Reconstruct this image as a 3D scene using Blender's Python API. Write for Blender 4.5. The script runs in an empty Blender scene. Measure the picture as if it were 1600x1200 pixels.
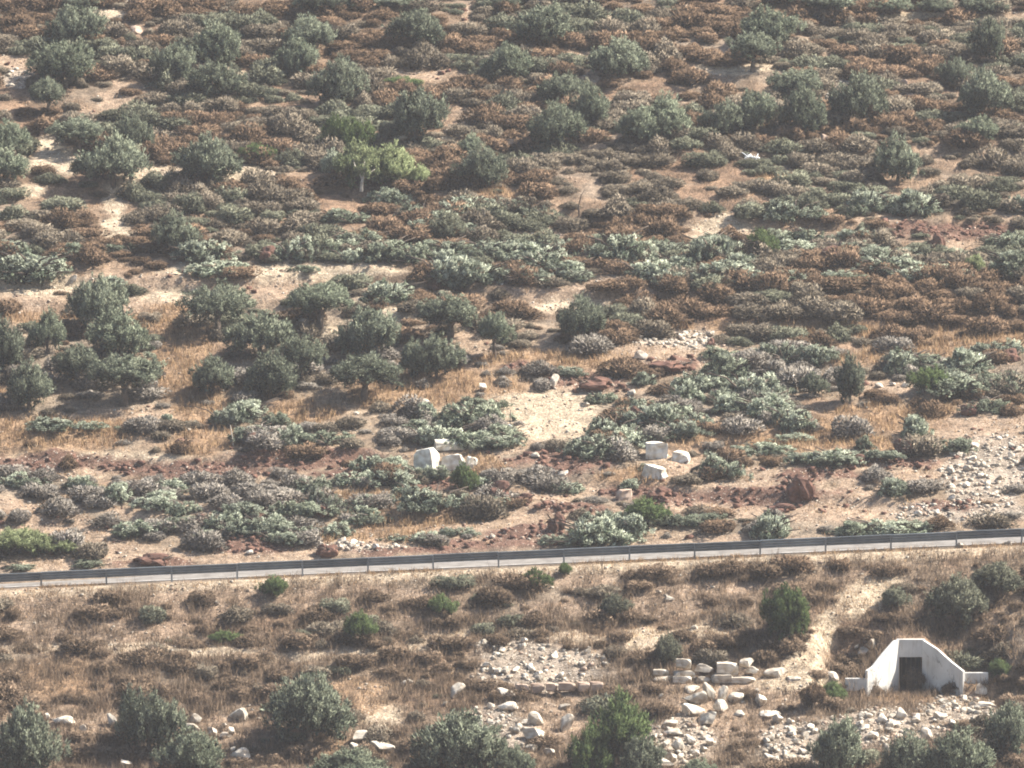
import bpy, bmesh, math, random
import numpy as np
from mathutils import Vector, Matrix
R = math.radians
C = bpy.context.scene.collection
SC = bpy.context.scene

# ------------------------------------------------------------------ camera, light, exposure
CAM = np.array([0.0, -500.0, 62.0]); PITCH = R(-5.8); LENS = 290.0
cam = bpy.data.cameras.new('camera'); cam.lens = LENS; cam.sensor_width = 36
cam.clip_start = 1; cam.clip_end = 3000
camo = bpy.data.objects.new('camera', cam); C.objects.link(camo)
camo.location = CAM; camo.rotation_euler = (R(90) + PITCH, 0, 0); SC.camera = camo
SUN = Vector((0.70, 0.13, 0.78)).normalized()
w = bpy.data.worlds.new('World'); SC.world = w; w.use_nodes = True
nt = w.node_tree; bg = nt.nodes['Background']; sky = nt.nodes.new('ShaderNodeTexSky')
sky.sky_type = 'NISHITA'; sky.sun_disc = False
sky.sun_elevation = math.asin(SUN.z); sky.sun_rotation = math.atan2(SUN.x, SUN.y)
sky.dust_density = 2.0
nt.links.new(sky.outputs[0], bg.inputs[0]); bg.inputs[1].default_value = 0.085
sl = bpy.data.lights.new('sun', 'SUN'); sl.energy = 5.0; sl.angle = R(0.6); sl.color = (1.0, 0.95, 0.87)
so = bpy.data.objects.new('sun', sl); C.objects.link(so); so.location = (60, 40, 80)
so.rotation_euler = (-SUN).to_track_quat('-Z', 'Y').to_euler()
SC.view_settings.view_transform = 'Standard'; SC.view_settings.look = 'None'
SC.view_settings.exposure = 1.45; SC.view_settings.gamma = 1; SC.view_settings.use_curve_mapping = False
SC.render.engine = 'CYCLES'
SC.cycles.max_bounces = 6; SC.cycles.diffuse_bounces = 3; SC.cycles.volume_bounces = 1
SC.cycles.transparent_max_bounces = 4; SC.cycles.pixel_filter_type = 'BLACKMAN_HARRIS'; SC.cycles.filter_width = 1.9

# ------------------------------------------------------------------ photo geometry (1600 x 1200 pixels)
F = LENS / 36 * 1600
cp, sp = math.cos(PITCH), math.sin(PITCH)
def proj(x, y, z):
    dx = x - CAM[0]; dy = y - CAM[1]; dz = z - CAM[2]
    d = dy * cp + dz * sp; u = -dy * sp + dz * cp
    return 800 + F * dx / d, 600 - F * u / d
def raydir(px, py):
    a = (px - 800) / F; b = (600 - py) / F
    return np.array([a, cp - b * sp, sp + b * cp])

# ------------------------------------------------------------------ noise
def _hash(i, j, s):
    h = (i.astype(np.int64) * 374761393 + j.astype(np.int64) * 668265263 + s * 982451653) & 0xffffffff
    h = ((h ^ (h >> 13)) * 1274126177) & 0xffffffff
    return ((h ^ (h >> 16)) & 0xffffff) / float(0xffffff)
def vn(x, y, s=0):
    x = np.asarray(x, float); y = np.asarray(y, float)
    i = np.floor(x); j = np.floor(y); fx = x - i; fy = y - j
    fx = fx * fx * (3 - 2 * fx); fy = fy * fy * (3 - 2 * fy)
    a = _hash(i, j, s); b = _hash(i + 1, j, s); c = _hash(i, j + 1, s); d = _hash(i + 1, j + 1, s)
    return (a + (b - a) * fx) * (1 - fy) + (c + (d - c) * fx) * fy
def fbm(x, y, s=0, o=4):
    t = 0; a = .5; n = 0
    for k in range(o):
        t = t + a * vn(x * 2 ** k + 17.3 * k, y * 2 ** k - 9.1 * k, s + k); n += a; a *= .55
    return t / n - .5
def sst(t, a=0., b=1.):
    t = np.clip((t - a) / (b - a), 0, 1); return t * t * (3 - 2 * t)

# ------------------------------------------------------------------ terrain height
_py = [-700, -560, -500, -205, -180, -60, -26, -14, -9.2, -7.4, -1.3, -0.9, 6.4, 7.4, 30, 70, 120, 200, 260, 420, 760]
_pz = [66, 62, 60.2, -43, -44, -20, -9.2, -5.45, -3.35, -3.1, -0.12, 0, 0, .35, 6.9, 17.7, 31, 51, 56, 30, -20]
_py = np.array(_py, float); _pz = np.array(_pz, float)
def H0(x, y):
    z = np.interp(y, _py, _pz)
    tilt = np.where(y > 0, np.exp(-np.clip(y, 0, None) / 60), np.exp(np.clip(y, None, 0) / 22))
    xx = np.clip(x, -60, 60)
    return z + .0445 * xx * tilt
def cast(px, py, h=None):
    h = h or H0
    d = raydir(px, py)
    ys = np.concatenate([np.arange(-45, 190, .3)])
    t = (ys - CAM[1]) / d[1]; xs = CAM[0] + t * d[0]; zs = CAM[2] + t * d[2]
    g = h(xs, ys) - zs
    k = int(np.argmax(g > 0))
    if k == 0: return xs[0], ys[0], zs[0]
    f = g[k - 1] / (g[k - 1] - g[k])
    y = ys[k - 1] + f * (ys[k] - ys[k - 1]); x = xs[k - 1] + f * (xs[k] - xs[k - 1])
    return x, y, float(h(np.array([x]), np.array([y]))[0])
TER = []
for pts, hs in [
    ([(-200, 432), (0, 436), (300, 445), (560, 425), (800, 452), (1100, 458)], .75),
    ([(-200, 470), (0, 474), (260, 478), (420, 462), (700, 500)], .5),
    ([(-200, 690), (0, 700), (280, 716), (560, 706), (900, 745), (1180, 772), (1450, 790)], .55),
    ([(1050, 600), (1300, 570), (1480, 556), (1800, 520)], .5),
    ([(1060, 700), (1300, 655), (1500, 612), (1800, 560)], .5),
    ([(1000, 500), (1250, 500), (1500, 505), (1900, 500)], .5),
    ([(-200, 300), (0, 303), (250, 286), (430, 276), (700, 318), (1100, 350), (1500, 348), (1800, 350)], .55),
    ([(1150, -10), (1290, 24), (1600, 20), (1900, 10)], .6),
    ([(400, 98), (560, 128), (800, 126), (1060, 140), (1400, 100)], .4),
    ([(-200, 200), (100, 195), (500, 215), (750, 225), (1100, 245), (1500, 235), (1900, 240)], .4),
    ([(-100, 815), (120, 805), (400, 815), (700, 800), (1000, 800)], .3)]:
    w3 = [cast(a, b) for a, b in pts]
    TER.append((np.array([p[0] for p in w3]), np.array([p[1] for p in w3]), hs))

# culvert placement
CX0, CX1, CY = None, None, -10.4
def zat(py, y):
    d = raydir(800, py); return CAM[2] + (y - CAM[1]) / d[1] * d[2]
def xat(px, y):
    dy = y - CAM[1]; return (px - 800) * (dy * cp - dy * math.tan(R(7.6)) * sp) / F
CX0, CX1 = xat(1405, CY), xat(1441, CY)
CZT, CZB, CZO = zat(999, CY), zat(1080, CY), zat(1027, CY)
WLY, WRY = CY - 2.6, CY - 2.6
WLX, WRX = xat(1353, CY), xat(1501, CY)

def H(x, y, fine=True):
    x = np.asarray(x, float); y = np.asarray(y, float)
    z = H0(x, y)
    hill = sst(y, 8, 14) * (1 - sst(y, 130, 160)) * (1 - sst(np.abs(x), 60, 80))
    for tx, ty, hs in TER:
        yl = np.interp(x, tx, ty) + 1.2 * fbm(x / 4, x * 0, 31)
        lo, hi = tx[0], tx[-1]
        fade = sst(x, lo - 2, lo + 3) * (1 - sst(x, hi - 3, hi + 2))
        e = y - yl
        z = z + hill * fade * hs * (sst(e, -.35, .35) - np.clip((e + 8) / 8, 0, 1))
    off = sst(y, 7, 11) + (1 - sst(y, -5, -2))
    off = np.clip(off, 0, 1)
    z = z + off * 1.1 * fbm(x / 14, y / 14, 3, 3)
    if fine:
        z = z + off * (.42 * fbm(x / 2.6, y / 2.6, 7, 4) + .10 * fbm(x / .7, y / .7, 11, 2))
    # alcove of the culvert
    plat = CZB - .02 * (y - CY) * 0 - .16 * np.clip(WLY - .6 - y, 0, None)
    t = np.clip((CY - y) / 2.6, 0, 1)
    xl = CX0 + (WLX - CX0) * t; xr = CX1 + (WRX - CX1) * t
    inside = (x > xl - .12) & (x < xr + .12) & (y < CY + .05) & (y > WLY - .3)
    front = sst(x, WLX - 3.6, WLX - 2.0) * (1 - sst(x, WRX + 2.2, WRX + 4.2)) * (1 - sst(y, WLY + .05, WLY + .25)) * sst(y, -19, -14.5)
    z = z * (1 - front) + plat * front
    side = sst(x, WLX - 3.4, WLX - 1.4) * (1 - sst(x, WRX + 1.6, WRX + 3.6)) * sst(y, WLY - .1, WLY + .05) * (1 - sst(y, CY + 1.5, CY + 4))
    # ground retained behind the wings
    dl = np.where(x < (CX0 + CX1) / 2, CX0 - x, x - CX1)
    topz = CZT - .12 - np.clip(dl, 0, 2.6) / 2.3 * (CZT - zat(1050, CY)) * 1.0 + .28 * np.clip(y - CY, 0, 4)
    topz = np.where(y < CY, np.minimum(topz, CZB + 1.1 + (y - WLY) * .5), topz)
    z = z * (1 - side) + topz * side
    z = np.where(inside, CZB, z)
    return z

# ------------------------------------------------------------------ what lies on the ground, read off the photograph
# (cx, cy, rx, ry, kind) in photo pixels: s pale sand, p pink soil, o orange dry grass, d dug red earth, k rubble
PATCH = '''1120 782 130 11 d;900 795 60 9 d;1000 770 60 10 d;640 862 90 6 d;1280 742 60 8 d;560 742 70 9 d;60 5 25 8 s;165 22 28 9 s;222 6 30 7 k;25 95 30 12 p;25 122 32 14 k;180 148 20 30 p;130 182 50 10 p;80 240 25 28 s;92 258 44 12 s;235 270 45 14 s;
210 292 42 10 s;385 272 52 16 s;25 298 55 10 s;178 318 16 24 s;185 350 26 14 s;190 367 60 9 s;700 215 18 10 s;380 116 34 9 s;640 116 60 9 p;760 118 40 8 p;650 5 30 8 p;720 20 14 16 p;
905 125 30 12 p;900 85 30 14 p;1000 30 60 6 s;1300 90 30 13 p;1320 142 24 22 k;1150 108 70 10 s;1300 15 34 18 p;1440 27 150 6 s;1580 24 40 8 p;1560 90 40 6 p;780 310 48 16 o;872 366 50 14 p;1130 353 50 16 s;
1385 345 40 9 p;1085 375 28 10 s;1480 362 90 14 d;1585 343 26 12 p;1480 388 26 14 p;1560 370 40 10 d;1290 222 14 16 s;1230 276 40 5 o;1010 340 20 10 o;60 442 90 17 s;20 470 60 16 p;200 438 120 13 p;290 464 70 12 s;330 420 70 10 s;450 424 130 11 s;
560 420 60 11 s;420 450 60 22 p;595 495 42 17 s;512 525 22 14 s;270 500 60 22 o;285 550 48 70 o;60 500 60 12 o;230 480 40 14 p;735 535 26 24 p;870 460 80 17 p;900 476 66 11 s;960 436 90 10 p;
1065 530 64 14 k;1072 558 70 20 p;1000 560 70 22 p;850 562 130 13 o;700 600 130 18 o;640 622 110 16 o;800 570 24 7 d;905 595 52 12 d;935 602 40 12 d;1045 572 44 10 d;860 650 64 40 s;850 630 90 24 s;790 690 60 16 p;
930 610 80 14 p;880 722 74 18 d;760 732 44 22 o;480 645 60 16 o;330 640 60 20 o;290 600 60 30 o;60 680 150 30 o;330 690 64 22 o;20 612 40 12 o;230 648 120 12 p;160 712 230 7 s;110 722 150 11 d;300 735 130 13 d;
480 716 110 15 d;80 738 90 8 p;1290 514 300 13 o;1250 492 350 20 r;1560 530 110 16 o;1480 548 90 11 o;1350 560 60 12 o;1390 642 100 12 o;1330 662 130 13 o;1420 602 110 9 p;1560 652 80 18 p;1530 682 80 22 p;1180 687 100 14 o;
1100 690 70 14 o;1290 692 200 9 o;1180 745 120 16 p;1190 772 110 12 d;1380 740 130 22 p;1370 720 120 7 d;1250 760 24 14 d;1330 798 150 16 p;1480 792 50 12 d;1555 735 60 46 k;1510 800 110 19 k;1502 755 28 34 k;1230 802 80 12 p;1090 792 90 12 p;
985 747 60 12 o;1060 740 40 30 p;1320 775 80 12 p;830 790 80 24 p;840 832 100 22 p;830 835 60 12 d;750 830 80 16 p;600 778 90 9 o;630 815 90 12 o;620 838 50 7 o;520 842 60 12 o;560 856 66 8 k;400 862 150 8 p;250 872 220 8 p;100 882 180 7 p;
90 825 110 18 p;30 790 70 12 p;430 800 70 14 d;455 800 30 14 k;240 880 60 6 d;400 850 70 12 d;270 800 100 10 p;180 850 60 12 p;700 755 60 12 d;900 760 60 12 p;780 850 90 7 d;340 735 60 8 p;600 845 60 10 p;1000 850 90 6 p;1200 845 200 7 p;
850 1042 110 34 k;800 1012 60 12 k;590 1118 44 18 s;590 1085 30 14 s;1110 985 56 12 s;1265 1035 28 34 s;1290 985 26 30 s;1335 940 34 26 s;1375 912 34 14 s;1240 1066 60 16 s;1330 900 60 10 p;1010 1000 60 14 s;1150 1100 120 50 p;1370 1140 100 28 k;
1245 1165 50 36 k;780 1140 50 40 k;870 1120 60 40 p;330 1150 60 30 p;110 1130 70 16 p;1050 1160 60 34 k;1500 1110 60 20 k;1430 1090 90 12 o;1560 1080 50 20 o;1030 950 60 16 p;1100 920 90 14 p;860 905 100 10 p;60 940 90 20 p;330 940 110 24 p;150 985 150 20 p;900 950 80 16 p;
700 960 60 12 p;480 945 60 10 p;600 925 120 10 p;550 1180 60 20 o;100 1060 80 30 o;560 1090 60 30 o'''
PL = []
for q in PATCH.replace('\n', '').split(';'):
    a = q.split(); PL.append((float(a[0]), float(a[1]), float(a[2]), float(a[3]), a[4]))
PATH = [(-40, 1018), (200, 1010), (400, 1024), (560, 1018), (700, 1000), (830, 988), (960, 1004), (1030, 1022)]
KINDS = 'spodkr'
def cover(px, py, sharp=.25):
    """weights of the ground kinds at photo positions (the place itself, in world units underneath)"""
    W = {k: np.zeros_like(px) for k in KINDS}
    wx = px + 46 * fbm(px / 60, py / 26, 41, 3); wy = py + 20 * fbm(px / 60, py / 26, 57, 3)
    n = .55 * fbm(px / 22, py / 9, 71, 3)
    for cx, cy, rx, ry, k in PL:
        m = (np.abs(wx - cx) < rx * 1.8) & (np.abs(wy - cy) < ry * 1.8)
        if not m.any(): continue
        e = np.sqrt(((wx[m] - cx) / rx) ** 2 + ((wy[m] - cy) / ry) ** 2) + n[m]
        W[k][m] = np.maximum(W[k][m], 1 - sst(e, .78, 1.08 + sharp))
    # the footpath and the verge below the rail
    pyl = np.interp(px, [p[0] for p in PATH], [p[1] for p in PATH])
    W['s'] = np.maximum(W['s'], (1 - sst(np.abs(wy - pyl) + n * 8, 4, 11)) * (px < 1040) * .85)
    rl = 886 - .0442 * (px - 800)
    e = py - rl
    W['s'] = np.maximum(W['s'], sst(e, 0, 3) * (1 - sst(e + n * 10, 9, 20)) * .8)
    return W
COL = dict(s=(.45, .355, .245), p=(.33, .235, .16), o=(.30, .195, .115), d=(.150, .082, .058), k=(.32, .26, .20), r=(.16, .095, .06))

# ------------------------------------------------------------------ materials
def mat(name):
    m = bpy.data.materials.new(name); m.use_nodes = True; n = m.node_tree
    b = n.nodes['Principled BSDF']; b.inputs['Roughness'].default_value = .9
    b.inputs['Specular IOR Level'].default_value = .15
    return m, n, b
def N(n, t, **k):
    q = n.nodes.new(t)
    for a, v in k.items():
        if a in q.inputs.keys() if hasattr(q.inputs, 'keys') else False: q.inputs[a].default_value = v
        else: setattr(q, a, v)
    return q
def leaf_mat(name, c0, c1, trans=.22, var=.25):
    m = bpy.data.materials.new(name); m.use_nodes = True; n = m.node_tree; L = n.links.new
    for q in list(n.nodes): n.nodes.remove(q)
    at = n.nodes.new('ShaderNodeAttribute'); at.attribute_name = 'v'
    mx = n.nodes.new('ShaderNodeMix'); mx.data_type = 'RGBA'
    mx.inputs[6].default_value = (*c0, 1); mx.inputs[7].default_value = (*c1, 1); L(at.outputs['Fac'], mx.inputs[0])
    oi = n.nodes.new('ShaderNodeObjectInfo'); mr = n.nodes.new('ShaderNodeMapRange')
    mr.inputs[3].default_value = 1 - var; mr.inputs[4].default_value = 1 + var; L(oi.outputs['Random'], mr.inputs[0])
    hs = n.nodes.new('ShaderNodeHueSaturation'); L(mx.outputs[2], hs.inputs['Color']); L(mr.outputs[0], hs.inputs['Value'])
    d = n.nodes.new('ShaderNodeBsdfDiffuse'); t = n.nodes.new('ShaderNodeBsdfTranslucent'); ms = n.nodes.new('ShaderNodeMixShader')
    an = n.nodes.new('ShaderNodeAttribute'); an.attribute_name = 'nr'
    vt = n.nodes.new('ShaderNodeVectorTransform'); vt.vector_type = 'NORMAL'; vt.convert_from = 'OBJECT'; vt.convert_to = 'WORLD'
    L(an.outputs['Vector'], vt.inputs[0]); nz = n.nodes.new('ShaderNodeVectorMath'); nz.operation = 'NORMALIZE'; L(vt.outputs[0], nz.inputs[0]); L(nz.outputs[0], d.inputs['Normal'])
    tcx = n.nodes.new('ShaderNodeTexCoord'); nz2 = n.nodes.new('ShaderNodeTexNoise'); nz2.inputs['Scale'].default_value = 5.5; nz2.inputs['Detail'].default_value = 5
    L(tcx.outputs['Object'], nz2.inputs[0]); mq = n.nodes.new('ShaderNodeMapRange'); mq.inputs[1].default_value = .34; mq.inputs[2].default_value = .66; mq.inputs[3].default_value = .72; mq.inputs[4].default_value = 1.25
    L(nz2.outputs[0], mq.inputs[0]); ml = n.nodes.new('ShaderNodeMath'); ml.operation = 'MULTIPLY'; L(mr.outputs[0], ml.inputs[0]); L(mq.outputs[0], ml.inputs[1]); L(ml.outputs[0], hs.inputs['Value'])
    L(hs.outputs[0], d.inputs[0]); L(hs.outputs[0], t.inputs[0]); ms.inputs[0].default_value = trans
    L(d.outputs[0], ms.inputs[1]); L(t.outputs[0], ms.inputs[2])
    o = n.nodes.new('ShaderNodeOutputMaterial'); L(ms.outputs[0], o.inputs[0])
    return m
M = {}
M['olive'] = leaf_mat('olive_leaves', (.055, .067, .046), (.27, .29, .205))
M['olive_pale'] = leaf_mat('pale_olive_leaves', (.080, .098, .065), (.285, .31, .215))
M['felled'] = leaf_mat('felled_olive_leaves', (.10, .122, .080), (.52, .55, .42), .2)
M['felled_dull'] = leaf_mat('dull_felled_leaves', (.080, .095, .062), (.40, .43, .315), .2)
M['green'] = leaf_mat('green_leaves', (.050, .075, .032), (.16, .205, .085), .3)
M['yellow'] = leaf_mat('yellow_green_leaves', (.14, .17, .075), (.42, .46, .25), .35)
M['rust'] = leaf_mat('rust_thorn', (.092, .064, .044), (.28, .188, .122), .12)
M['grey'] = leaf_mat('grey_thorn', (.105, .086, .064), (.29, .242, .18), .12)
M['sage'] = leaf_mat('sage_thorn', (.075, .080, .056), (.235, .235, .165), .12)
M['brush'] = leaf_mat('dead_brush', (.13, .112, .094), (.37, .33, .28), .12)
M['straw'] = leaf_mat('dry_straw', (.24, .135, .07), (.52, .36, .21), .3)
M['drybrown'] = leaf_mat('dry_brown_grass', (.10, .07, .048), (.29, .21, .145), .2)
def solid(name, c, c2=None, scale=3, bump=.3, rough=.9, det=6):
    m, n, b = mat(name); L = n.links.new
    tc = n.nodes.new('ShaderNodeTexCoord'); no = n.nodes.new('ShaderNodeTexNoise'); no.inputs['Scale'].default_value = scale
    no.inputs['Detail'].default_value = det; L(tc.outputs['Object'], no.inputs[0])
    cr = n.nodes.new('ShaderNodeValToRGB'); c2 = c2 or tuple(x * .55 for x in c)
    cr.color_ramp.elements[0].position = .32; cr.color_ramp.elements[1].position = .62
    cr.color_ramp.elements[0].color = (*c2, 1); cr.color_ramp.elements[1].color = (*c, 1)
    L(no.outputs[0], cr.inputs[0]); L(cr.outputs[0], b.inputs['Base Color'])
    bp = n.nodes.new('ShaderNodeBump'); bp.inputs['Strength'].default_value = bump; bp.inputs['Distance'].default_value = .1
    L(no.outputs[0], bp.inputs['Height']); L(bp.outputs[0], b.inputs['Normal']); b.inputs['Roughness'].default_value = rough
    return m
M['bark'] = solid('olive_bark', (.13, .10, .075), (.055, .042, .034), 4)
M['palebark'] = solid('pale_bark', (.42, .38, .31), (.25, .22, .18), 4)
M['rock'] = solid('limestone', (.62, .56, .46), (.32, .25, .18), 2.4, .6)
M['rockpink'] = solid('stained_limestone', (.50, .38, .29), (.30, .20, .14), 1.6, .5)
for k_ in ('rock', 'rockpink'):
    n = M[k_].node_tree; b = n.nodes['Principled BSDF']; src = b.inputs['Base Color'].links[0].from_socket
    oi = n.nodes.new('ShaderNodeObjectInfo'); mr = n.nodes.new('ShaderNodeMapRange'); mr.inputs[3].default_value = .68; mr.inputs[4].default_value = 1.12; n.links.new(oi.outputs['Random'], mr.inputs[0])
    vm = n.nodes.new('ShaderNodeVectorMath'); vm.operation = 'SCALE'; n.links.new(src, vm.inputs[0]); n.links.new(mr.outputs[0], vm.inputs['Scale']); n.links.new(vm.outputs[0], b.inputs['Base Color'])
M['block'] = solid('cut_limestone', (.70, .67, .58), (.40, .33, .24), 2.3, .5)
M['concrete'] = solid('whitewashed_concrete', (.56, .545, .50), (.42, .405, .37), .9, .15)
n = M['concrete'].node_tree; L = n.links.new; b = n.nodes['Principled BSDF']; src = b.inputs['Base Color'].links[0].from_socket
tc = n.nodes.new('ShaderNodeTexCoord'); mp = n.nodes.new('ShaderNodeMapping'); mp.inputs['Scale'].default_value = (5, 5, .7); L(tc.outputs['Object'], mp.inputs[0])
no = n.nodes.new('ShaderNodeTexNoise'); no.inputs['Scale'].default_value = 1.3; no.inputs['Detail'].default_value = 8; L(mp.outputs[0], no.inputs[0])
mr = n.nodes.new('ShaderNodeMapRange'); mr.inputs[1].default_value = .54; mr.inputs[2].default_value = .74; mr.inputs[4].default_value = .6; L(no.outputs[0], mr.inputs[0])
mx = n.nodes.new('ShaderNodeMix'); mx.data_type = 'RGBA'; L(mr.outputs[0], mx.inputs[0]); L(src, mx.inputs[6]); mx.inputs[7].default_value = (.30, .25, .19, 1); L(mx.outputs[2], b.inputs['Base Color'])
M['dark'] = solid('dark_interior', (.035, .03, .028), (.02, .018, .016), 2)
M['earth'] = solid('red_earth_clods', (.165, .088, .062), (.07, .037, .028), 3, .6)
M['burnt'] = solid('burnt_scrub', (.035, .026, .022), (.018, .014, .012), 5, .5)
M['steel'] = solid('galvanised_steel', (.25, .275, .28), (.18, .20, .21), 1.5, .05, .45)
M['steel'].node_tree.nodes['Principled BSDF'].inputs['Metallic'].default_value = .45
n = M['steel'].node_tree; L = n.links.new; b = n.nodes['Principled BSDF']; src = b.inputs['Base Color'].links[0].from_socket
oi = n.nodes.new('ShaderNodeObjectInfo'); mr = n.nodes.new('ShaderNodeMapRange'); mr.inputs[3].default_value = .72; mr.inputs[4].default_value = 1.15; L(oi.outputs['Random'], mr.inputs[0])
vm = n.nodes.new('ShaderNodeVectorMath'); vm.operation = 'SCALE'; L(src, vm.inputs[0]); L(mr.outputs[0], vm.inputs['Scale']); L(vm.outputs[0], b.inputs['Base Color'])
M['asphalt'] = solid('dusty_asphalt', (.215, .195, .172), (.14, .125, .11), 1.2, .1)
M['white'] = solid('white_cloth', (.75, .75, .72), (.6, .6, .57), 2, .1)

# ground material: colour of the soils is stored on the sheet, grain and pebbles are added here
m, n, b = mat('hillside_soil'); L = n.links.new
at = n.nodes.new('ShaderNodeAttribute'); at.attribute_name = 'soil'
tc = n.nodes.new('ShaderNodeTexCoord')
n1 = n.nodes.new('ShaderNodeTexNoise'); n1.inputs['Scale'].default_value = 1.7; n1.inputs['Detail'].default_value = 9; n1.inputs['Roughness'].default_value = .72
L(tc.outputs['Object'], n1.inputs[0])
mr = n.nodes.new('ShaderNodeMapRange'); mr.inputs[1].default_value = .32; mr.inputs[2].default_value = .68
mr.inputs[3].default_value = .42; mr.inputs[4].default_value = 1.42; L(n1.outputs[0], mr.inputs[0])
vm = n.nodes.new('ShaderNodeVectorMath'); vm.operation = 'SCALE'; L(at.outputs['Color'], vm.inputs[0]); L(mr.outputs[0], vm.inputs['Scale'])
vo = n.nodes.new('ShaderNodeTexVoronoi'); vo.inputs['Scale'].default_value = 4.2; L(tc.outputs['Object'], vo.inputs[0])
gt = n.nodes.new('ShaderNodeMath'); gt.operation = 'LESS_THAN'; gt.inputs[1].default_value = .22; L(vo.outputs['Distance'], gt.inputs[0])
mu = n.nodes.new('ShaderNodeMath'); mu.operation = 'MULTIPLY'; L(gt.outputs[0], mu.inputs[0]); L(at.outputs['Alpha'], mu.inputs[1])
mx = n.nodes.new('ShaderNodeMix'); mx.data_type = 'RGBA'; L(mu.outputs[0], mx.inputs[0]); L(vm.outputs[0], mx.inputs[6]); mx.inputs[7].default_value = (.56, .47, .37, 1)
n3 = n.nodes.new('ShaderNodeTexNoise'); n3.inputs['Scale'].default_value = 7.5; n3.inputs['Detail'].default_value = 6; n3.inputs['Roughness'].default_value = .75; L(tc.outputs['Object'], n3.inputs[0])
m3 = n.nodes.new('ShaderNodeMapRange'); m3.inputs[1].default_value = .36; m3.inputs[2].default_value = .60; m3.inputs[3].default_value = .55; m3.inputs[4].default_value = 1.2; L(n3.outputs[0], m3.inputs[0])
v3 = n.nodes.new('ShaderNodeVectorMath'); v3.operation = 'SCALE'; L(mx.outputs[2], v3.inputs[0]); L(m3.outputs[0], v3.inputs['Scale']); L(v3.outputs[0], b.inputs['Base Color'])
bp = n.nodes.new('ShaderNodeBump'); bp.inputs['Strength'].default_value = .8; bp.inputs['Distance'].default_value = .25
n2 = n.nodes.new('ShaderNodeTexNoise'); n2.inputs['Scale'].default_value = 3.4; n2.inputs['Detail'].default_value = 8; n2.inputs['Roughness'].default_value = .7
L(tc.outputs['Object'], n2.inputs[0]); L(n2.outputs[0], bp.inputs['Height']); L(bp.outputs[0], b.inputs['Normal'])
b.inputs['Roughness'].default_value = 1; M['soil'] = m

# ------------------------------------------------------------------ ground sheet
def axis(lo, hi, step, fines, ends):
    v = [lo]; x = lo
    while x < hi:
        s = step
        for a, c, q in fines:
            if a < x < c: s = q
        x += s; v.append(x)
    s = step; x = hi
    out = []
    while x < ends[1]: s *= 1.22; x += s; out.append(x)
    s = step; x = lo; pre = []
    while x > ends[0]: s *= 1.22; x -= s; pre.append(x)
    return np.array(pre[::-1] + v + out)
ax = axis(-46, 46, .30, [(CX0 - 3.4, CX1 + 3.4, .11)], (-700, 700))
ay = axis(-30, 128, .30, [(CY - 3.4, CY + 1, .11)], (-660, 700))
X, Y = np.meshgrid(ax, ay); Z = H(X, Y)
PXg, PYg = proj(X, Y, Z)
W = cover(PXg.ravel(), PYg.ravel())
Z = Z + (W['d'].reshape(Z.shape) * (.55 * fbm(X / .9, Y / .9, 91, 3) + .12) + W['k'].reshape(Z.shape) * .25 * fbm(X / .6, Y / .6, 95, 2)) * ((Y > 7) | (Y < -1.5)) * ((X < CX0 - 3) | (Y > CY + 4) | (Y < CY - 6))
_ZG = Z
def ground(x, y):
    """height of the built sheet, bilinear"""
    x = np.atleast_1d(np.asarray(x, float)); y = np.atleast_1d(np.asarray(y, float))
    i = np.clip(np.searchsorted(ax, x) - 1, 0, len(ax) - 2); j = np.clip(np.searchsorted(ay, y) - 1, 0, len(ay) - 2)
    fx = (x - ax[i]) / (ax[i + 1] - ax[i]); fy = (y - ay[j]) / (ay[j + 1] - ay[j])
    return (_ZG[j, i] * (1 - fx) + _ZG[j, i + 1] * fx) * (1 - fy) + (_ZG[j + 1, i] * (1 - fx) + _ZG[j + 1, i + 1] * fx) * fy
def at(px, py):
    x, y, z = cast(px, py, ground); return float(x), float(y), float(z)
def base_colour(x, y, px, py):
    n1 = fbm(x / 5, y / 5, 101, 4); n2 = fbm(x / 1.3, y / 1.3, 105, 3)
    up = 1 - sst(py, 380, 520)
    lowr = sst(py, 880, 920)
    a = np.array([.230, .158, .103]); c = np.array([.26, .192, .13]); e = np.array([.235, .17, .115])
    col = (a[None] * up[:, None] + c[None] * (1 - up)[:, None])
    col = col * (1 - lowr[:, None]) + e[None] * lowr[:, None]
    rust = np.array([.19, .115, .070]); greyb = np.array([.20, .165, .125])
    t = sst(n1, .03, .16)[:, None]; col = col * (1 - t * .6) + rust * t * .6
    t = sst(-n1, .03, .16)[:, None]; col = col * (1 - t * .5) + greyb * t * .5
    return col * (1 + 1.2 * n2)[:, None]
cl = base_colour(X.ravel(), Y.ravel(), PXg.ravel(), PYg.ravel())
peb = np.zeros(len(cl)) + .12
for k in 'rpsokd':
    wk = W[k][:, None] * .92
    cl = cl * (1 - wk) + np.array(COL[k]) * (1 + .6 * fbm(X.ravel() / 1.1, Y.ravel() / 1.1, 121, 3))[:, None] * wk
peb = np.clip(peb + .75 * W['s'] + .9 * W['k'] + .35 * W['p'] + .2 * W['d'] - .3 * W['o'], 0, 1)
nx, ny = len(ax), len(ay)
vv = np.stack([X.ravel(), Y.ravel(), Z.ravel()], 1)
idx = np.arange(nx * ny).reshape(ny, nx)
q = np.stack([idx[:-1, :-1], idx[:-1, 1:], idx[1:, 1:], idx[1:, :-1]], -1).reshape(-1, 4)
fc = vv[q].mean(1); zr = vv[q][:, :, 2]
hole = (fc[:, 0] > CX0) & (fc[:, 0] < CX1) & (fc[:, 1] > CY - .05) & (fc[:, 1] < CY + .4) & ((zr.max(1) - zr.min(1)) > .4)
q = q[~hole]
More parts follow.
